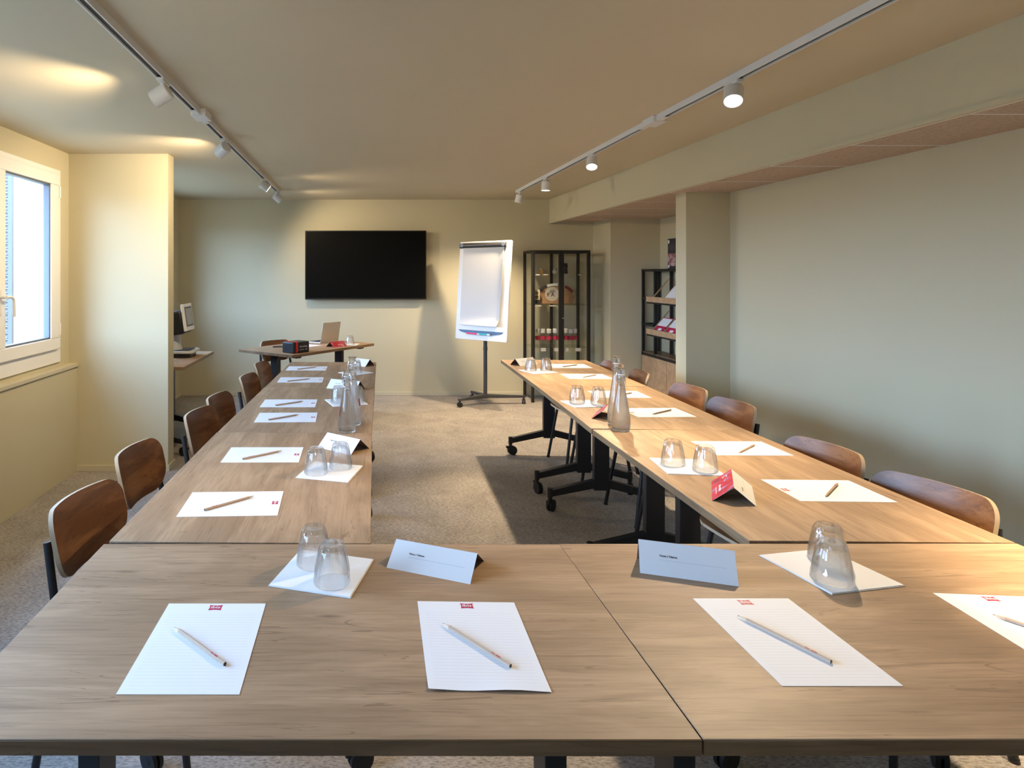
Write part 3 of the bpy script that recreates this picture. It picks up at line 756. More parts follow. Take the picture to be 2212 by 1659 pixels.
def make_tumbler():
    N = 80; nf = 10
    def fl(r, z, t):
        if z < .018: k = 0
        elif z < .034: k = (z-.018)/.016
        elif z > .084: k = max(0, 1-(z-.084)/.006)
        else: k = 1
        a = (t % (2*PI/nf))-PI/nf; flat = math.cos(PI/nf)/math.cos(a)
        return r*(1-k+k*(flat*1.01)) - (.0011*k*math.cos(a*nf))
    b = MB()
    outer = [(.0422, .0000), (.0432, .0012), (.0430, .004), (.0418, .018), (.0412, .022), (.0405, .028), (.0392, .036), (.0365, .050), (.0335, .066), (.0308, .078), (.0292, .084), (.0272, .0885), (.0255, .0905), (.0150, .0905), (.0100, .0888), (.0001, .0885)]
    vs = []
    inner = [(.0412, .0002), (.0405, .004), (.0380, .030), (.0340, .052), (.0300, .068), (.0270, .0745), (.0235, .0775), (.0120, .0785), (.0001, .079)]
    b.lathe(outer, N, 0, None, fl)
    # inner wall, normals facing the hollow
    n0 = len(b.v)
    for (r, z) in inner:
        for k in range(N):
            t = 2*PI*k/N; b.v.append(Vector((r*math.cos(t), r*math.sin(t), z)))
    for i in range(len(inner)-1):
        for k in range(N):
            q = (k+1) % N; b.f.append([n0+i*N+k, n0+(i+1)*N+k, n0+(i+1)*N+q, n0+i*N+q]); b.m.append(0)
    # drop the auto caps of the outer lathe, bridge the rim instead
    caps = [i for i, f in enumerate(b.f) if len(f) > 4]
    for i in reversed(caps): del b.f[i]; del b.m[i]
    for k in range(N):
        q = (k+1) % N; b.f.append([k, n0+k, n0+q, q]); b.m.append(0)
    for i, f in enumerate(b.f):
        b.m[i] = 1 if min(b.v[k].z for k in f) > .0735 or max(b.v[k].z for k in f) < .0042 else 0
    return b.build('drinking_glass', [M_TUMBLER, M_GLASS], ang=24)
GL0 = make_tumbler()
def glass(px, py, label, z=.7431):
    p = at(px, py, z); inst(GL0, (p.x, p.y, z), random.uniform(0, .6), label, 'glass', 'upturned glasses on the napkins')
glass(678, 1217, 'upturned fluted glass on the front left napkin, the farther one')
glass(717.2, 1257, 'upturned fluted glass on the front left napkin, the nearer one')
inst(GL0, (1.160, 1.574, .7431), .1, 'upturned fluted glass on the front right napkin, the farther one', 'glass', 'upturned glasses on the napkins')
inst(GL0, (1.097, 1.476, .7431), .3, 'upturned fluted glass on the front right napkin, the nearer one', 'glass', 'upturned glasses on the napkins')
for px, py, lb in ((682.8, 1021, 'upturned glass on the nearest left row napkin, left of its pair'), (735.8, 1010, 'upturned glass on the nearest left row napkin, right of its pair'),
                   (731, 869, 'upturned glass on the napkin behind the left carafes, left one'), (771, 869, 'upturned glass on the napkin behind the left carafes, right one'),
                   (769, 804.5, 'upturned glass on the napkin at the far end of the left row'),
                   (1453.9, 1002, 'upturned glass on the napkin by the red tent card, left of its pair'), (1523.4, 1015, 'upturned glass on the napkin by the red tent card, right of its pair'),
                   (1246.8, 868.5, 'upturned glass on the napkin behind the right carafes, left one'), (1292.9, 871.5, 'upturned glass on the napkin behind the right carafes, right one'),
                   (1146.5, 800.3, 'upturned glass at the far end of the right row, left of its pair'), (1179.7, 800, 'upturned glass at the far end of the right row, right of its pair'),
                   (756.4, 744, 'upturned glass on the small napkin of the presenter table')):
    glass(px, py, lb)

# tent cards
M_REDART = mat('red_photo_print', (0.5, .02, .05), .4)
_v = mapped(M_REDART, (1, 1, 1)); _a = noise(M_REDART, mapped(M_REDART, (14, 30, 14)), 1.0, 3, .5, 1.5)
lk(M_REDART, ramp(M_REDART, _a.outputs[0], [(.30, (0.10, 0.02, 0.05)), (.42, (0.42, .01, .03)), (.55, (.58, .03, .05)), (.64, (.28, .10, .20)), (.75, (.45, .47, .62))]), bsdf(M_REDART).inputs['Base Color'])
def tent(bl, br, perp, h, depth, label, art=True, face='name'):
    """bl, br: ends of the base edge of the reader's panel; perp: plan direction to the other base edge."""
    bl, br = Vector((*bl, .7402)), Vector((*br, .7402)); L = (br-bl).length; x = (br-bl)/L; pr = Vector((*perp, 0)).normalized()
    root = bpy.data.objects.new('tent_card', None)
    t = .0006; o0 = bl
    b = MB()
    up = Vector((0, 0, 1))
    R0 = pr*depth/2+up*h
    def panel(p0, p1, m_out):
        n = x.cross((p1-p0)).normalized()
        if n.z < 0: n = -n
        a, c, d_, e_ = p0, p0+x*L, p1+x*L, p1
        vs = [a, c, d_, e_, a-n*t, c-n*t, d_-n*t, e_-n*t]
        i0 = len(b.v); b.v += vs
        b.f += [[i0+0, i0+1, i0+2, i0+3]]; b.m += [m_out]
        b.f += [[i0+7, i0+6, i0+5, i0+4]]; b.m += [1]
        b.f += [[i0, i0+4, i0+5, i0+1], [i0+1, i0+5, i0+6, i0+2], [i0+2, i0+6, i0+7, i0+3], [i0+3, i0+7, i0+4, i0]]; b.m += [0]*4
    panel(Vector((0, 0, 0)), R0, 0)
    panel(pr*depth, R0, 2 if art else 0)
    o = b.build('tent_card', [M_CARD, M_CARDBACK, M_REDART], smooth=False, loc=bl)
    fdir = R0.normalized(); n = x.cross(fdir); fl_ = R0.length
    if n.z < 0: n = -n; 
    # lettering on the reader's panel
    M = frameM(x*(.035*L/.208+.01)+fdir*(fl_*.58)+n*.0008, x, fdir) if x.cross(fdir).z > 0 else frameM(x*(L-.045)+fdir*(fl_*.58)+n*.0008, -x, fdir)
    l = MB(); text_into(l, 'Nom / Name', .0072, 0, M, bold=.00012, align='LEFT')
    l.box((0.0, -.0095, -.0001), (.142*L/.208, -.0091, .0001), 1, M)
    l.build('lettering', [M_INK, M_LINE], o, smooth=False)
    if art:
        f2 = (R0-pr*depth).normalized(); x2 = -x; n2 = x2.cross(f2)
        if n2.z < 0: x2 = x; n2 = x2.cross(f2)
        org = pr*depth+(x*L if x2.dot(x) < 0 else Vector())
        l = MB(); M2 = frameM(org+x2*(L*.62)+f2*(fl_*.40)+n2*.0008, x2, f2)
        text_into(l, 'ibis meeting', .013, 0, M2, bold=.0003); 
        M3 = frameM(org+x2*(L*.66)+f2*(fl_*.22)+n2*.0008, x2, f2); text_into(l, 'all you need to meet', .008, 0, M3, bold=.0001)
        l.tube([M2 @ Vector((.012*math.cos(a_)-.085, .008*math.sin(a_)+.02, 0)) for a_ in [D(q) for q in range(40, 300, 20)]], .0008, n=5)
        l.build('artwork', [M_WPRINT], o, smooth=False)
    tag(o, label, 'name card', 'tent cards on the tables'); return o
tent((.0627, 1.544), (.2525, 1.461), (.42, .91), .045, .132, 'white tent name card left of the front table seam', art=True)
tent((.668, 1.5164), (.8652, 1.4507), (.317, .948), .065, .082, 'white tent name card right of the front table seam', art=True)
tent((-.1775, 2.6146), (-.0392, 2.50), (.5, .6), .050, .12, 'white tent card behind the nearest glasses of the left row')
tent((-.214, 3.96), (-.03, 3.87), (.45, .89), .05, .12, 'white tent card beside the left carafes, partly hidden by them')
p1, p2 = at(779-16, 789), at(779, 787.5)
tent((-.078, 4.95), (.035, 4.87), (.55, .7), .05, .12, 'small white tent card at the far end of the left row')
tent((1.217, 1.9495), (1.318, 2.136), (-.109, .05), .05, .12, 'tent card with red printed side on the right row')
tent((1.25, 3.085), (1.345, 3.26), (-.109, .045), .05, .12, 'tent card behind the two carafes of the right row')
tent((1.2356, 4.912), (1.40, 5.01), (-.06, .08), .05, .10, 'tent card at the far corner of the right row')
tent((-.21, 6.33), (-.34, 6.22), (.09, -.09), .05, .11, 'tent card with red printed side on the presenter table')

# carafes
def make_carafe(h, side):
    root = empty('water_carafe'); KIDS[root.name] = []
    k = h/.285; body = [(.0340, 0), (.0375, .004), (.0395, .014), (.0405, .035*k), (.0400, .055*k), (.0375, .080*k), (.0330, .110*k), (.0270, .145*k), (.0205, .180*k), (.0165, .205*k), (.0150, .222*k), (.0160, .228*k), (.0175, .232*k), (.0175, .240*k), (.0155, .244*k), (.0155, .250*k)]
    inn = [(.0125, .250*k), (.0125, .232*k), (.0125, .215*k), (.0140, .203*k), (.0180, .180*k), (.0245, .145*k), (.0305, .110*k), (.0350, .080*k), (.0375, .055*k), (.0380, .035*k), (.0370, .018), (.0330, .011), (.0001, .010)]
    b = MB(); b.lathe([(.0001, .002)]+body+inn, 40); b.build('body', M_BOTTLE, root, ang=60)
    wt = [(.0001, .0095), (.0334, .0105), (.0374, .018), (.0384, .035*k), (.0379, .055*k), (.0354, .080*k), (.0309, .110*k), (.0249, .145*k), (.0184, .180*k), (.0166, .190*k), (.0001, .190*k)]
    b = MB(); b.lathe(wt, 40); b.build('water', M_WATER, root, ang=60)
    b = MB(); b.lathe([(.0001, .236*k), (.0115, .238*k), (.0122, .252*k), (.0150, .256*k), (.0150, h-.008), (.0195, h-.005), (.0195, h-.001), (.0150, h), (.0001, h)], 32); b.build('stopper', M_BOTTLE, root, ang=50)
    b = MB(); b.lathe([(.0152, .2515*k), (.0152, .2550*k), (.0100, .2560*k), (.0100, .2510*k)], 32, closed=True); b.build('seal', mat('pale_rubber_seal', (.6, .6, .65), .5) if 'seal' not in used else used['seal'], root)
    b = MB()
    b.tube([(.0182*math.cos(a), .0182*math.sin(a), .2315*k) for a in [2*PI*q/28 for q in range(28)]], .0011, 6, closed=True)
    for s in (-1, 1):
        b.tube([(s*.018, 0, .231*k), (s*.0225, 0, .222*k), (s*.022, 0, .250*k), (s*.0175, 0, .268*k), (0, 0, .274*k)], .0010, 6, bend=.008)
    b.tube([(-.0185, 0, .226*k), (-.019, -.012, .210*k), (0, -.021, .206*k), (.019, -.012, .210*k), (.0185, 0, .226*k)], .0011, 6, bend=.01)
    b.build('wire_clasp', M_CHROME, root)
    # red logo printed on the glass
    if side is None: return root
    b = MB(); nu, nv = 10, 8; zc = .098*k; hh = .017; a_w = .52
    def rad(z):
        for (r0, q0), (r1, q1) in zip(body, body[1:]):
            if q0 <= z <= q1: return r0+(r1-r0)*(z-q0)/(q1-q0)
        return .03
    for j in range(nv+1):
        for i in range(nu+1):
            u = -1+2*i/nu; v = -1+2*j/nv; uu = u*(1-.12*math.cos(v*PI/2)); vv = v*(1-.16*math.cos(u*PI/2))
            z = zc+vv*hh; a = side+uu*a_w; r = rad(z)+.0004; b.v.append(Vector((r*math.cos(a), r*math.sin(a), z)))
    for j in range(nv):
        for i in range(nu): q = j*(nu+1)+i; b.f.append([q, q+1, q+nu+2, q+nu+1]); b.m.append(0)
    b.build('logo', M_RED, root)
    return root
for x, y, h, side, lb in ((-.0618, 2.868, .283, PI*.95, 'shorter water carafe of the left row, the nearer of the pair'), (-.038, 3.00, .322, -.1, 'taller water carafe of the left row, behind the other'),
                          (1.188, 2.894, .287, None, 'shorter water carafe of the right row, the nearer of the pair'), (1.214, 3.01, .325, None, 'taller water carafe of the right row, behind the other')):
    o = make_carafe(h, side); o.location = (x, y, .7402); o.rotation_euler = (0, 0, 0); tag(o, lb, 'carafe', 'swing stopper carafes')

# ------------------------------------------------------------------ things on the presenter table
root = empty('laptop', desk(.97, .41, .7402), AD); KIDS[root.name] = []
M_ALU = mat('brushed_aluminium', (.62, .58, .52), .38, .75)
b = MB(); b.box((-.14, 0, 0), (.14, .20, .012)); b.build('base', M_ALU, root, bevel=.003)
b = MB(); b.box((-.125, .05, .012), (.125, .16, .0135)); b.build('keyboard', M_INK, root)
ML = Matrix.Translation((0, 0, .012)) @ Matrix.Rotation(D(10), 4, 'X')
b = MB(); b.box((-.14, -.006, 0), (.14, .001, .205), 0, ML); lid = b.build('lid', M_ALU, root, bevel=.003)
b = MB(); b.box((-.13, .001, .01), (.13, .002, .195), 0, ML); b.build('screen', mat('laptop_screen', (.01, .01, .012), .2), lid)
tag(root, 'open silver laptop with its lid towards the room', 'laptop')
root = empty('gift_box', desk(.17, .12, .7402), D(49)); KIDS[root.name] = []
M_BOX = mat('matt_black_box', (.012, .016, .020), .38); M_BRED = mat('bright_red_band', (.75, .012, .012), .4)
b = MB(); b.box((-.10, -.075, 0), (.10, .075, .10)); b.build('box_body', M_BOX, root, bevel=.010, seg=3)
b = MB(); b.box((-.072, -.0765, .001), (-.040, .0765, .1015)); b.build('ribbon', M_BRED, root, bevel=.010, seg=3)
b = MB(); text_into(b, 'ibis meeting', .019, 0, frameM((.024, -.0757, .058), (1, 0, 0), (0, 0, 1)), bold=.0003)
b.box((-.028, -.0757, .028), (.03, -.0755, .0305)); b.box((.052, -.0757, .026), (.064, -.0755, .034))
b.build('lettering', M_WPRINT, root, smooth=False)
tag(root, 'black box with red band and white lettering on the presenter table', 'box')
b = MB(); b.prism(rrect(.145, .045, .012), 0, .010); o = b.build('remote_control', M_BLACK, loc=(-.781, 6.17, .7402), rz=D(4), bevel=.002)
k_ = MB()
for i in range(3):
    for j in range(8): k_.box((-.06+j*.014, -.014+i*.010, .010), (-.052+j*.014, -.008+i*.010, .0112))
k_.build('buttons', M_GREY, o, smooth=False)
tag(o, 'slim black remote lying on the presenter table left of the box', 'remote')
inst(SH0, (-.56, 6.27, .7401), AD-PI/2, 'white sheet on the presenter table between box and laptop', 'paper sheet', GS)

# ------------------------------------------------------------------ computer on the side table
root = empty('touchscreen_computer', (-1.62, 5.50, .7402), 0); KIDS[root.name] = []
M_SIL = mat('silver_plastic', (.55, .57, .60), .35)
b = MB(); b.prism(rrect(.34, .24, .04), 0, .035); b.build('base', M_BLACK, root, bevel=.004)
b = MB(); b.prism(rrect(.40, .28, .05), .035, .058); bs = b.build('base_rim', M_SIL, root, bevel=.006)
b = MB(); b.prism(rrect(.33, .22, .03), .058, .061); b.build('base_cover', M_BLACK, bs)
b = MB(); b.lathe([(.075, .058), (.062, .10), (.060, .19), (.062, .2)], 28); b.build('column', M_SIL, root)
Mh = Matrix.Translation((0.02, 0, .31)) @ Matrix.Rotation(D(-8), 4, 'Y')
b = MB(); b.box((-.12, -.13, -.12), (.09, .13, .08), 0, Mh); b.build('housing', M_BLACK, root, bevel=.02, seg=3)
b = MB(); b.box((.09, -.13, -.10), (.115, .13, .13), 0, Mh); bz = b.build('bezel', M_PLASTIC, root, bevel=.004)
b = MB(); b.box((.115, -.105, -.065), (.117, .105, .105), 0, Mh); b.build('screen_surround', M_GREY, bz)
b = MB(); b.box((.117, -.088, -.05), (.118, .088, .09), 0, Mh); b.build('screen', mat('grey_screen', (.30, .31, .31), .35), bz)
tag(root, 'black and silver touchscreen computer half hidden by the wall pier', 'computer')

# ------------------------------------------------------------------ wall screen
root = empty('television', (0.060, YB-.001, 1.557)); KIDS[root.name] = []
W, Hh = 1.432, .814
b = MB(); b.box((-W/2, -.09, -Hh/2), (W/2, -.045, Hh/2)); b.build('casing', mat('black_tv_casing', (.008, .008, .009), .35), root, bevel=.003)
b = MB(); b.box((-W/2+.010, -.0912, -Hh/2+.016), (W/2-.010, -.0895, Hh/2-.010)); b.build('screen', mat('dark_screen', (.004, .004, .004), .35, Specular_IOR_Level=.06), root)
b = MB(); b.box((-.35, -.045, -.22), (.35, 0, .22)); b.build('wall_bracket', M_BLACK, root)
tag(root, 'large black flat television hung on the back wall', 'television')

# ------------------------------------------------------------------ flip chart
root = empty('flip_chart', (1.388, 7.06, 0)); KIDS[root.name] = []
b = MB(); b.tube([(0, 0, .07), (0, 0, .72)], .021, 20); b.tube([(0, 0, .62), (0, 0, 1.2)], .017, 20); b.tube([(0, 0, .60), (0, 0, .64)], .024, 20)
b.build('pole', M_GREY, root)
b = MB(); arms = [(-.325, -.16), (.455, .03), (-.10, .31)]
for ax, ay in arms:
    L = math.hypot(ax, ay); q = Matrix.Rotation(math.atan2(ay, ax), 4, 'Z')
    b.add([(0, -.030, .075), (L, -.014, .070), (L, .014, .070), (0, .030, .075), (0, -.030, .115), (L, -.014, .095), (L, .014, .095), (0, .030, .115)], [(0, 3, 2, 1), (4, 5, 6, 7), (0, 1, 5, 4), (1, 2, 6, 5), (2, 3, 7, 6), (3, 0, 4, 7)], 0, q)
base = b.build('base', M_GREY, root, bevel=.003)
for i, (ax, ay) in enumerate(arms):
    n = math.hypot(ax, ay); x, y = ax*(1-.02/n), ay*(1-.02/n); b = MB(); a0 = 1.1*i+.3
    for o_ in (-.018, .004):
        d = Vector((-math.sin(a0), math.cos(a0), 0)); c = Vector((x, y, .027))+d*o_; b.cyl(c, c+d*.014, .027, 20)
    b.cyl((x, y, .03), (x, y, .075), .010); b.build('caster', M_RUB, base)
yaw = D(-43.7); bx = Vector((math.cos(yaw), math.sin(yaw), 0)); back = Vector((-bx.y, bx.x, 0)); upv = (Vector((0, 0, 1))+back*.09).normalized()
org = Vector((1.300, 6.905, .728))-Vector((1.388, 7.06, 0))
MF = frameM(org, bx, upv)          # local x along the board, y up the board, z towards the viewer
b = MB(); b.prism([(x, y+.545) for x, y in rrect(.655, 1.09, .012)], -.032, 0, 0, MF)
bd = b.build('board', M_WHITE, root, bevel=.004)
b = MB(); q = []
for k in range(13):
    a = PI*k/12; q.append((.030*math.cos(a), .024*math.sin(a)))
b.add([MF @ Vector((-.320, 1.045+u, v)) for u, v in q]+[MF @ Vector((.275, 1.045+u, v)) for u, v in q], [[i, i+1, 14+i, 13+i] for i in range(12)]+[[12, 0, 13, 25], list(range(12, -1, -1)), list(range(13, 26))])
cl = b.build('paper_clamp', mat('charcoal_clamp', (.035, .033, .035), .4), root, ang=50)
b = MB()
for x in (-.290, .245): b.lathe([(.022, .010), (.022, .0255), (.0001, .0260)], 20, 0, MF @ Matrix.Translation((x, 1.047, 0)))
b.build('clamp_knob', mat('slate_blue_plastic', (.08, .11, .18), .4), cl)
# paper pad with curled lower right corner
b = MB(); nx, ny = 14, 24; X0, X1, Y0, Y1 = -.272, .255, .16, 1.03
for lay in (0, 1):
    for j in range(ny+1):
        for i in range(nx+1):
            u, v = i/nx, j/ny; x = X0+(X1-X0)*u; y = Y0+(Y1-Y0)*v
            curl = .050*max(0, (.10-v)/.10)**2*(.25+.75*u)+.030*max(0, (u-.86)/.14)**2*max(0, 1-v)**.5
            x -= .012*max(0, (u-.9)/.1)**2*(1-v)
            b.v.append(MF @ Vector((x, y, .008+curl-.006*(1-lay))))
n1 = (nx+1)*(ny+1)
for j in range(ny):
    for i in range(nx):
        a = j*(nx+1)+i; b.f.append([n1+a, n1+a+1, n1+a+nx+2, n1+a+nx+1]); b.f.append([a, a+nx+1, a+nx+2, a+1]); b.m += [0, 0]
for i in range(nx): a = ny*(nx+1)+i; b.f += [[i, i+1, n1+i+1, n1+i], [a, n1+a, n1+a+1, a+1]]; b.m += [0, 0]
for j in range(ny): a = j*(nx+1); c = a+nx; b.f += [[a, n1+a, n1+a+nx+1, a+nx+1], [c, c+nx+1, n1+c+nx+1, n1+c]]; b.m += [0, 0]
b.build('paper_pad', mat('flip_chart_paper', (.55, .55, .56), .7), root)
b = MB(); tr = [(-.285+.57*k/20, .105) for k in range(21)]+[(.285-.57*k/20, .105-.046*math.sin(PI*min(1, max(0, k/20)))**.45) for k in range(1, 20)]
b.prism(tr, .0, .010, 0, MF); ty = b.build('marker_tray', mat('blue_tray', (.035, .09, .19), .4), root)
tag(root, 'white flip chart on a grey wheeled stand before the back wall', 'flip chart')
for x0_, x1_, col, nm in ((-.165, -.025, (.72, .03, .16), 'magenta marker lying in the flip chart tray'), (-.02, .10, (.03, .45, .55), 'turquoise marker lying in the flip chart tray')):
    b = MB(); b.cyl(MF @ Vector((x0_, .070, .0215)), MF @ Vector((x1_, .068, .0215)), .0085, 14)
    o = b.build('marker_pen', mat('marker_'+nm.split()[0], col, .4))
    for v_ in o.data.vertices: v_.co += Vector((1.388, 7.06, 0))
    b = MB(); b.cyl(MF @ Vector((x1_, .068, .0215))+Vector((1.388, 7.06, 0)), MF @ Vector((x1_+.03, .0675, .0215))+Vector((1.388, 7.06, 0)), .0092, 14); b.build('cap', M_PLASTIC, o)
    tag(o, nm, 'marker pen', 'markers in the flip chart tray')

# ------------------------------------------------------------------ glass display cabinet
X0, X1, Y0, Y1, Z0, Z1 = 1.930, 2.590, 7.155, 7.53, .30, 1.72
root = empty('display_cabinet', ((X0+X1)/2, Y0, 0)); KIDS[root.name] = []
def cb(b, a, c, m=0): b.box((a[0]-(X0+X1)/2, a[1]-Y0, a[2]), (c[0]-(X0+X1)/2, c[1]-Y0, c[2]), m)
p_ = .030; XM = (X0+X1)/2
b = MB()
for x in (X0, X1-p_):
    for y in (Y0, Y1-p_): cb(b, (x, y, 0), (x+p_, y+p_, Z1))
cb(b, (XM-p_/2, Y1-p_, Z0), (XM+p_/2, Y1, Z1))
for z in (Z0, Z1-p_):
    cb(b, (X0, Y0, z), (X1, Y0+p_, z+p_)); cb(b, (X0, Y1-p_, z), (X1, Y1, z+p_)); cb(b, (X0, Y0, z), (X0+p_, Y1, z+p_)); cb(b, (X1-p_, Y0, z), (X1, Y1, z+p_))
b.build('frame', M_FRAME, root, bevel=.001)
b = MB(); cb(b, (X0+p_, Y0+p_, Z0+.005), (X1-p_, Y1-p_, Z0+.02)); b.build('bottom_panel', M_FRAME, root)
for s in (0, 1):
    x0_, x1_ = (X0+.004, XM-.001) if s == 0 else (XM+.001, X1-.004); b = MB(); q = .028; y0_ = Y0-.020
    cb(b, (x0_, y0_, Z0+.005), (x0_+q, Y0-.002, Z1-.002)); cb(b, (x1_-q, y0_, Z0+.005), (x1_, Y0-.002, Z1-.002)); cb(b, (x0_+q, y0_, Z0+.005), (x1_-q, Y0-.002, Z0+.035)); cb(b, (x0_+q, y0_, Z1-.032), (x1_-q, Y0-.002, Z1-.002))
    dr = b.build('door', M_FRAME, root, bevel=.001)
    b = MB(); cb(b, (x0_+q, Y0-.012, Z0+.035), (x1_-q, Y0-.008, Z1-.032)); b.build('glass_pane', M_CABGLASS, dr, smooth=False)
    if s == 1:
        b = MB(); b.cyl((x0_+.014-XM, -.020, .955), (x0_+.014-XM, -.030, .955), .009); b.build('lock', M_CHROME, dr)
for s in (0, 1):
    x = X0+.012 if s == 0 else X1-.016; b = MB(); cb(b, (x, Y0+p_, Z0+p_), (x+.004, Y1-p_, Z1-p_)); b.build('side_pane', M_CABGLASS, root, smooth=False)
SHZ = [1.455, 1.105, .622]
M_SHG = pane_glass('green_edge_glass', (.93, .97, .95))
for z in SHZ:
    b = MB(); cb(b, (X0+.018, Y0+.006, z-.007), (X1-.018, Y1-.012, z)); b.build('glass_shelf', M_SHG, root, smooth=False)
tag(root, 'tall black framed glass display cabinet against the back wall', 'cabinet')
# contents
wh = ['leftmost', 'second from left', 'third from left', 'fourth from left', 'fifth from left', 'sixth from left', 'seventh from left', 'rightmost']
M_AMB = mat('honey_jar_contents', (.30, .16, .03), .3); M_SEED = mat('pale_jar_contents', (.42, .37, .28), .5); M_DK = mat('dark_jar_contents', (.03, .02, .018), .4)
for i, (px, z_, m_, lb) in enumerate(((1170, SHZ[0], M_AMB, 'small amber jar on the top shelf of the display cabinet'), (1199, SHZ[0], M_SEED, 'small pale jar on the top shelf of the display cabinet'),
                         (1221, SHZ[0], M_DK, 'dark jar under another on the cabinet top shelf'), (1221, SHZ[0]+.062, M_DK, 'dark jar stacked on another on the cabinet top shelf'))):
    y_ = 7.34; x = (px-CX)*y_/F; b = MB(); b.lathe([(.026, 0), (.028, .006), (.028, .036), (.022, .044)], 20)
    o = b.build('preserve_jar', m_, loc=(x, y_, z_+.0005)); b = MB(); b.lathe([(.024, .044), (.025, .046), (.025, .058), (.023, .060)], 20); b.build('lid', M_CHROME if i < 2 else M_FRAME, o)
    tag(o, lb, 'jar', 'jars on the cabinet top shelf')
# cork fan shaped bag with letters
M_CORK = mat('tan_cork', (.36, .20, .10), .8); _a = noise(M_CORK, mapped(M_CORK, (1, 1, 1)), 90, 4, .7)
lk(M_CORK, ramp(M_CORK, _a.outputs[0], [(.35, (.24, .12, .06)), (.6, (.42, .25, .13))]), bsdf(M_CORK).inputs['Base Color'])
fx, fy, fz = 2.243, 7.33, SHZ[1]+.001
b = MB(); pts = [(-.20, 0)]+[(.22*math.cos(a)*(1.0), .06+.145*math.sin(a)) for a in [PI-PI*k/20 for k in range(21)]]+[(.20, 0)]
b.prism(pts, -.03, .03, 0, frameM((0, 0, 0), (1, 0, 0), (0, 0, 1))); o = b.build('cork_bag', M_CORK, loc=(fx, fy, fz), bevel=.006)
b = MB(); b.lathe([(.0001, .0), (.082, .0)], 36, 0, frameM((-.04, -.0315, .115), (1, 0, 0), (0, 0, 1))); b.build('round_patch', mat('pale_print', (.50, .45, .38), .7), o, smooth=False)
b = MB(); text_into(b, 'F A', .058, 0, frameM((-.056, -.0325, .105), (1, 0, 0), (0, 0, 1)), bold=.0016); b.build('lettering', M_INK, o, smooth=False)
for a0_, a1_, m_ in ((150, 118, M_INK), (116, 84, M_WHITE), (60, 28, mat('dark_red_band', (.20, .02, .02), .6))):
    b = MB(); A = [D(a0_+(a1_-a0_)*k/8) for k in range(9)]; poly = [(.205*math.cos(a), .06+.150*math.sin(a)) for a in A]+[(.235*math.cos(a), .06+.178*math.sin(a)) for a in reversed(A)]
    b.prism(poly, .0, .004, 0, frameM((0, -.0315, 0), (1, 0, 0), (0, 0, 1))); b.build('handle_band', m_, o, smooth=False)
tag(o, 'tan fan shaped cork bag with dark letters in the display cabinet', 'bag')
b = MB(); b.box((-.036, -.012, .052), (.036, .012, .165)); o = b.build('picture_box', mat('cream_card', (.62, .56, .42), .6), loc=(2.008, 7.24, fz), bevel=.001)
b = MB(); b.box((-.018, -.0125, .112), (.018, -.0119, .145)); b.box((-.020, -.0125, .062), (.020, -.0119, .100)); b.build('picture', M_CARDBACK, o, smooth=False)
b = MB(); b.box((-.036, -.012, 0), (.036, .012, .052)); b.build('dark_foot', M_INK, o); tag(o, 'small cream picture box left of the cork bag', 'box')
M_CAP = mat('white_bottle_cap', (.72, .72, .72), .4)
def make_bottle():
    b = MB(); b.lathe([(.024, 0), (.028, .004), (.029, .03), (.0275, .06), (.029, .09), (.029, .125), (.020, .150), (.019, .156)], 20); o = b.build('water_bottle', M_PETG)
    b = MB(); b.lathe([(.0245, .150), (.0265, .156), (.0265, .195), (.022, .200)], 20); b.build('cap', M_CAP, o)
    b = MB(); b.lathe([(.0296, .075), (.0296, .118)], 20); b.f = [f for f in b.f if len(f) == 4]; b.m = b.m[:len(b.f)]; b.build('logo_band', M_RED, o)
    return o
BT0 = make_bottle()
for i, px in enumerate((1161, 1173, 1186, 1199, 1211, 1222, 1233, 1241)):
    y_ = 7.27+.06*(i % 2)*.6; x = (px-CX)*y_/F
    inst(BT0, (x, y_, SHZ[2]+.0005), .4*i, 'clear bottle with white cap and red band in the display cabinet, '+wh[i], 'bottle', 'bottles on the lowest cabinet shelf')
M_TAG = mat('white_price_tag', (.62, .58, .52), .6)
TG = [(1161, 0, .055), (1179, 0, .05), (1228, 0, .022), (1252, 0, .03), (1163, 1, .07), (1194, 1, .07), (1174, 2, .055), (1202, 2, .05), (1223, 2, .048), (1249, 2, .06)]
shn = ['top shelf', 'middle shelf', 'lowest shelf']; cnt = [0, 0, 0]; tot = [4, 2, 4]; lr = {2: ['left', 'right'], 4: ['leftmost', 'second from left', 'third from left', 'rightmost']}
for px, s, w_ in TG:
    y_ = 7.158; x = (px-CX)*y_/F; z_ = SHZ[s]-.007; b = MB(); h_ = .012 if s < 2 else .036
    b.box((-w_/2, -.0008, -h_), (w_/2, .0008, 0)); b.box((-w_/2, -.0008, 0), (w_/2, .006, .001))
    if s == 2:
        for q in range(3): b.box((-w_*.38, -.0010, -.011-.008*q), (w_*.3, -.0008, -.009-.008*q), 1)
    o = b.build('price_tag', [M_TAG, M_LINE], loc=(x, y_+.001, z_-.0005), smooth=False)
    tag(o, 'white tag on the cabinet\'s %s edge, %s' % (shn[s], lr[tot[s]][cnt[s]]), 'price tag', 'tags on the cabinet shelves'); cnt[s] += 1

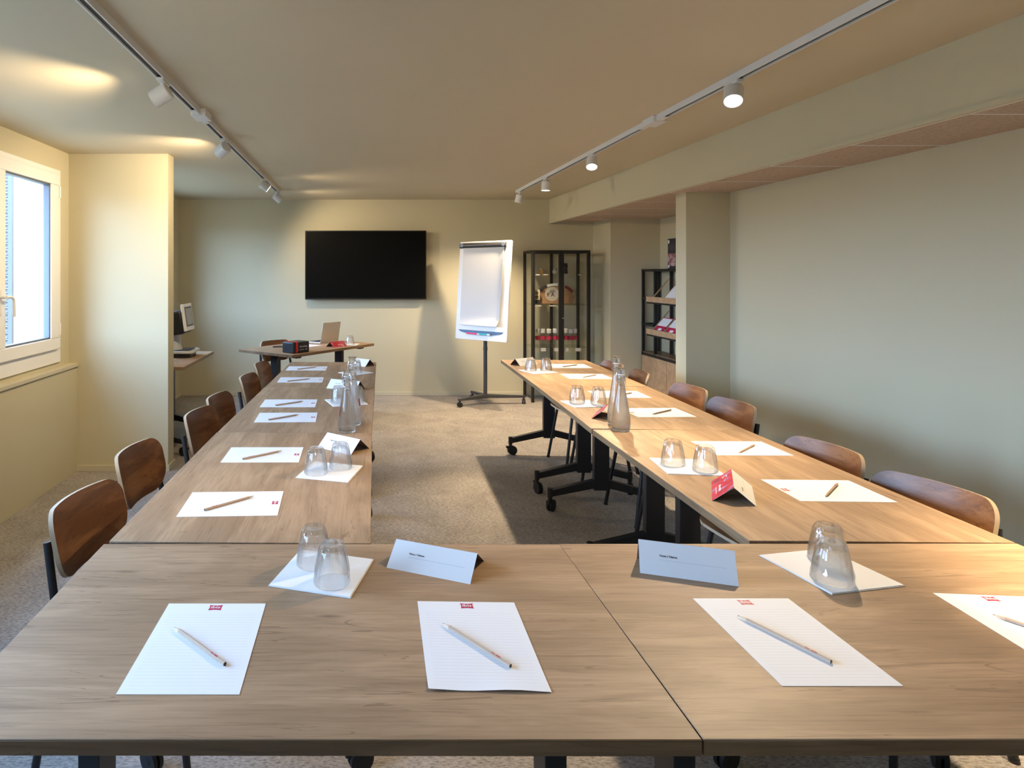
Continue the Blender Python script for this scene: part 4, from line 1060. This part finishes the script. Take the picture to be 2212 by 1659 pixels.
# ------------------------------------------------------------------ open shelf unit in the recess
SX, SB = 3.115, 3.312; SY1, SY0 = 7.035, 5.35
root = empty('shelf_unit', (SX, SY1, 0)); KIDS[root.name] = []
def sb(b, a, c, m=0): b.box((a[0]-SX, a[1]-SY1, a[2]), (c[0]-SX, c[1]-SY1, c[2]), m)
ys_ = [SY1-.028, 6.72, 6.18, 5.90, SY0]; zt, zb = 1.505, .59; q = .026
b = MB()
for y_ in ys_:
    for x in (SX, SB-q): sb(b, (x, y_, .0 if y_ in (ys_[0], ys_[-1]) else zb), (x+q, y_+q, zt))
for z in (zt-q, zb-q): 
    sb(b, (SX, SY0, z), (SX+q, SY1, z+q)); sb(b, (SB-q, SY0, z), (SB, SY1, z+q))
    for y_ in (SY0, SY1-q): sb(b, (SX, y_, z), (SB, y_+q, z+q))
for z in (1.175, .895): sb(b, (SX, 6.72, z), (SX+.02, SY1, z+.018)); sb(b, (SX, SY1-.02, z), (SB, SY1, z+.018))
b.build('frame', M_FRAME, root, bevel=.001)
for z in (1.14, .80):
    b = MB(); sb(b, (SX-.075, SY0, z), (SB-.03, 6.74, z+.016)); b.build('shelf_support', M_FRAME, root)
    b = MB(); sb(b, (SX-.082, SY0, z+.018), (SX-.068, 6.74, z+.075)); sb(b, (SX-.068, SY0, z+.018), (SB-.04, 6.74, z+.026)); b.build('wood_ledge', M_PALEWOOD, root, bevel=.001)
    for ys0 in (6.700, 6.450, 6.205, 5.9):
        b = MB(); b.add([(-.06, ys0-SY1, z+.028), (.14, ys0-SY1, z+.26), (.15, ys0-SY1, z+.26), (-.045, ys0-SY1, z+.028), (-.06, ys0-SY1+.012, z+.028), (.14, ys0-SY1+.012, z+.26), (.15, ys0-SY1+.012, z+.26), (-.045, ys0-SY1+.012, z+.028)],
              [(0, 1, 2, 3), (7, 6, 5, 4), (0, 4, 5, 1), (1, 5, 6, 2), (2, 6, 7, 3), (3, 7, 4, 0)]); b.build('divider', M_PALEWOOD, root, smooth=False)
b = MB(); sb(b, (SX+.01, SY0+.02, .885), (SB-.01, SY1-.02, .90)); b.build('shelf_board', M_FRAME, root)
b = MB(); sb(b, (SX+.004, SY0, zb), (SB, SY1-.02, zb+.012)); b.build('cabinet_top', M_EDGE, root)
b = MB(); sb(b, (SB-.012, SY0+.03, zb+.02), (SB-.004, 6.70-.10, zt-.03)); b.build('back_board', M_PALEWOOD, root)
b = MB(); sb(b, (SX+.016, SY0, .06), (SB, SY1, zb-q)); b.build('cupboard_body', M_PALEWOOD, root)
yy = [SY1-.012, 6.457, 5.90, SY0+.01]
for a, c in zip(yy, yy[1:]):
    b = MB(); sb(b, (SX-.002, c+.003, .06), (SX+.016, a-.003, zb-q-.003)); b.build('door', M_PALEWOOD, root, bevel=.001)
tag(root, 'black framed shelf unit with oak cupboard doors in the right recess', 'shelf unit')
def leaflet(y_, z_, wd, ht, mats, name, label, parts):
    s_ = Vector((.20, 0, .23)).normalized(); M = frameM((SX-.045, y_, z_+.040), (0, -1, 0), s_); b = MB(); b.box((-wd/2, 0, .001), (wd/2, ht, .005), 0, M)
    o = b.build(name, mats, smooth=False)
    for (x0_, y0_, x1_, y1_, m_) in parts:
        b = MB(); b.box((x0_, y0_, .005), (x1_, y1_, .0055), 0, M); b.build('printed_area', m_, o, smooth=False)
    tag(o, label, 'brochure', 'brochures on the shelf ledges')
leaflet(6.338, 1.14, .21, .27, M_CARD, 'brochure', 'white brochure on the upper oak ledge of the shelf unit', [])
leaflet(6.582, .80, .20, .20, M_RED, 'brochure', 'red and white brochure on the lower oak ledge, beside the frame', [(-.10, .09, .10, .19, M_CARD), (-.02, .03, .05, .06, M_WPRINT)])
leaflet(6.335, .80, .20, .20, M_RED, 'brochure', 'red and white brochure on the lower oak ledge, by the wall pier', [(-.10, .09, .10, .19, M_CARD), (-.02, .03, .05, .06, M_WPRINT)])
M_POST = mat('dark_poster_print', (.03, .025, .04), .4); M_POST2 = mat('pink_grey_poster_print', (.25, .14, .15), .5)
_a = noise(M_POST2, mapped(M_POST2, (1, 1, 1)), 14, 3, .5, 1); lk(M_POST2, ramp(M_POST2, _a.outputs[0], [(.35, (.07, .04, .06)), (.5, (.30, .12, .13)), (.65, (.48, .36, .34))]), bsdf(M_POST2).inputs['Base Color'])
b = MB(); b.box((-.006, -.22, 0), (.006, .22, .32)); o = b.build('poster_board', M_POST, loc=(3.290, 6.56, 1.506), smooth=False)
b = MB(); b.box((-.0068, -.22, .03), (-.0062, .22, .165)); b.build('printed_picture', M_POST2, o, smooth=False)
b = MB(); b.box((-.0068, .185, .27), (-.0062, .213, .305)); b.box((-.0070, .185, .012), (-.0064, .212, .04)); b.build('logo', M_WPRINT, o, smooth=False)
b = MB(); b.box((-.0068, .06, .20), (-.0062, .205, .255)); b.build('text_block', M_GREY, o, smooth=False)
tag(o, 'dark poster board with pink picture standing on the shelf unit', 'poster')
